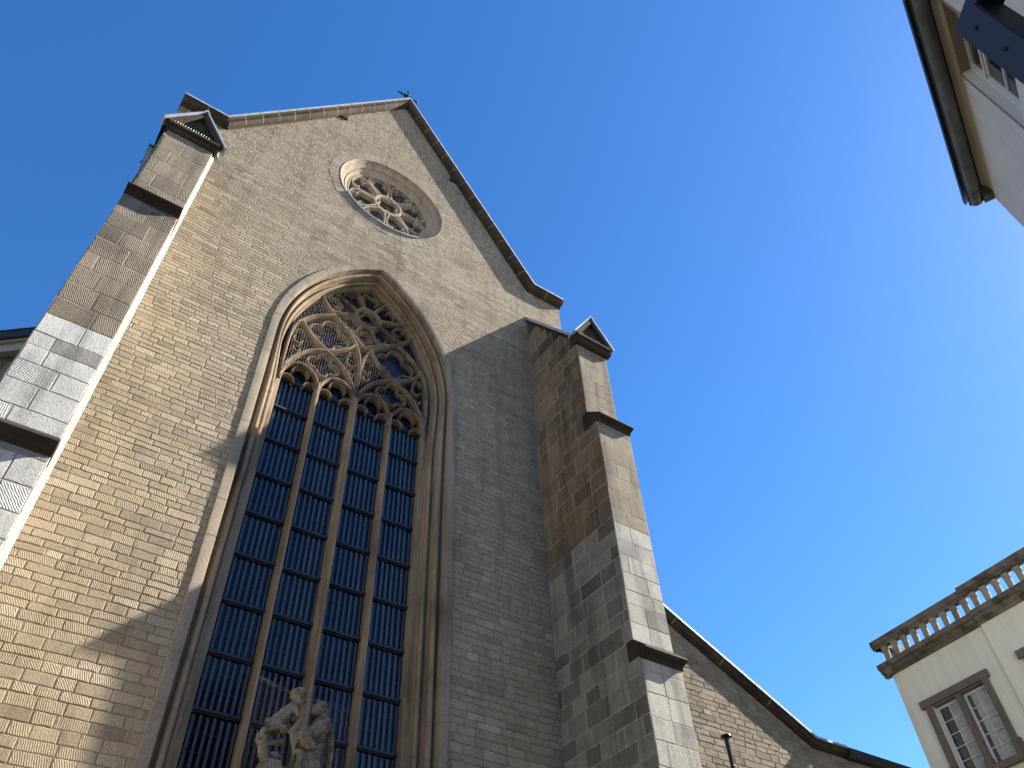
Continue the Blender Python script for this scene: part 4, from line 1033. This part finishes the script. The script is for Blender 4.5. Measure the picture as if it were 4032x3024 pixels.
ring = [(gc+gr*math.cos(R(a)), gz+gr*math.sin(R(a))) for a in range(180, 361, 15)]; rin = [(gc+gr*0.92*math.cos(R(a)), gz+gr*0.92*math.sin(R(a))) for a in range(360, 179, -15)]
mb.prism(ring+rin, lambda t, a, b: TF(t, a, b), -14, 9.11)
s = 8.9
while s > 3:
    r2 = [(gc+(gr+0.006)*math.cos(R(a)), gz+(gr+0.006)*math.sin(R(a))) for a in range(180, 361, 15)]
    mb.prism(r2+[(a, b) for a, b in rin], lambda t, a, b: TF(t, a, b), s-0.012, s+0.012); mb.prism(r2+rin, lambda t, a, b: TF(t, a, b), s-0.05, s-0.042); s -= 0.52+0.1*(int(s*3) % 2)
mb.prism(ring, lambda t, a, b: TF(t, a, b), 9.105, 9.115)
mb.tube([TF(-14, gc-gr-0.004, gz+0.012), TF(9.12, gc-gr-0.004, gz+0.012)], 0.014, 8, 1)
mb.fbox(TF, 9.0, 9.13, gc+gr, 3.099, 12.0, 12.25)
mb.fbox(TF, 9.118, 9.128, 2.78, 3.1, 12.08, 12.11, 1)
g = mb.build('gutter', [M['zinc'], M['zincdark']], th); auto_smooth(g, 40)
mb = MB(); s0, s1, z0, z1 = hole
mb.face([TF(s0, 3.1, z1), TF(s1, 3.1, z1), TF(s1, 3.23, z1), TF(s0, 3.23, z1)], 1)
for s in (s0, s1): mb.face([TF(s, 3.1, z0), TF(s, 3.1, z1), TF(s, 3.23, z1), TF(s, 3.23, z0)], 0)
mb.face([TF(s0, 3.1, z0), TF(s1, 3.1, z0), TF(s1, 3.23, z0), TF(s0, 3.23, z0)], 0)
mb.fbox(TF, s1, s1+0.045, 3.094, 3.0995, z0, z1+0.02, 2); mb.fbox(TF, s0-0.045, s0, 3.094, 3.0995, z0, z1+0.02, 2); mb.fbox(TF, s0, s1, 3.094, 3.0995, z1, z1+0.02, 2)
wn = mb.build('window', [M['render_grey'], M['brownpaint'], M['stripe']], th)
mb = MB()
def fr(a0, a1, b0, b1, n0=3.225, n1_=3.27): mb.fbox(TF, a0, a1, n0, n1_, b0, b1)
fr(s1-0.05, s1, z0, z1); fr(s0, s0+0.05, z0, z1); fr(s0+0.05, s1-0.05, z1-0.04, z1); fr(s0+0.05, s1-0.05, z0, z0+0.05)
fr(s0+0.05, s1-0.05, 11.555, 11.60, 3.215, 3.26)
for z in (11.50, 11.02): fr(s0+0.05, s1-0.05, z, z+0.035, 3.235, 3.26)
fr((s0+s1)/2-0.03, (s0+s1)/2+0.03, z0+0.05, z1-0.04, 3.22, 3.26); fr(s1-0.10, s1-0.055, z0+0.05, 11.50, 3.235, 3.265); fr(s1-0.085, s1-0.055, 11.60, z1-0.04, 3.235, 3.265)
mb.build('casement', M['white'], wn)
mb = MB(); mb.face([TF(s0, 3.255, z0), TF(s1, 3.255, z0), TF(s1, 3.255, z1), TF(s0, 3.255, z1)]); mb.build('pane', M['houseglass'], wn)

# ============================================================ steel post with arm
sp = thing('steel_post', 'dark navy square steel post with an arm bent over at the upper right corner', 'post')
pa = R(34); ea = Vector((math.sin(pa), math.cos(pa), 0)); na = Vector((math.sin(pa-math.pi/2), math.cos(pa-math.pi/2), 0))     # na faces the camera side
b0 = R(94.1); C0 = Vector((math.sin(b0), math.cos(b0), 0))*1.757                  # ground plan position of the far-left edge
def PF(a, b, z): q = C0-ea*a-na*b; return (q.x, q.y, z)                          # a back along the arm, b away from camera
ZT = 1.6+2.612
mb = MB(); mb.fbox(PF, 0, 0.098, 0, 0.09, 0, ZT); o = mb.build('post', [M['navy'], M['blacksteel']], sp)
mb2 = MB(); mb2.fbox(PF, 0.0985, 1.8, 0.0, 0.09, ZT-0.062, ZT); mb2.build('arm', M['navy'], sp)
mb2 = MB(); mb2.fbox(PF, 0.0982, 0.102, 0.004, 0.088, 0, ZT-0.062); mb2.fbox(PF, 0.102, 1.8, 0.004, 0.088, ZT-0.066, ZT-0.0625)
mb2.build('shade_sheet', M['blacksteel'], sp)  # thin black sheets painting shade on post inner face and arm underside
for zb_ in (0.12, 0.30):
    mb2 = MB(); mb2.tube([PF(0.049, -0.0005, ZT-zb_), PF(0.049, -0.006, ZT-zb_)], 0.007, 6); mb2.build('bolt', M['blacksteel'], sp)
bv = o.modifiers.new('b', 'BEVEL'); bv.width = 0.003; bv.segments = 2

# ============================================================ pipe with a hood in front of the aisle wall
vp = thing('vent_pipe', 'dark metal vent pipe with a flat hood in front of the aisle wall', 'pipe')
k_ = 0.975
px, py, pz = 14.35*k_, 12.0*k_, 1.6+(9.36-1.6)*k_
mb = MB(); mb.tube([(px, py, 0), (px, py, pz)], 0.05, 16); mb.tube([(px, py, pz-0.20), (px, py, pz-0.02)], 0.056, 16); o = mb.build('pipe', M['darkpipe'], vp); auto_smooth(o)
mb = MB(); mb.tube([(px, py, pz-0.02), (px, py, pz+0.02), (px, py, pz+0.05)], [0.05, 0.125, 0.115], 20); o = mb.build('hood', M['darkpipe'], vp); auto_smooth(o, 30)
mb = MB(); mb.tube([(px-0.075, py-0.01, 0), (px-0.075, py-0.01, pz-0.12), (px-0.05, py, pz-0.06)], 0.009, 8); mb.ell((px-0.03, py-0.05, pz-0.62), (0.035, 0.02, 0.02)); o = mb.build('side_tube', M['darkpipe'], vp); auto_smooth(o)

# ============================================================ ground
mb = MB(); S = 600; mb.face([(-S, -S, 0), (S, -S, 0), (S, S, 0), (-S, S, 0)])
g = mb.build('ground', M['paving']); g['kind'] = 'structure'
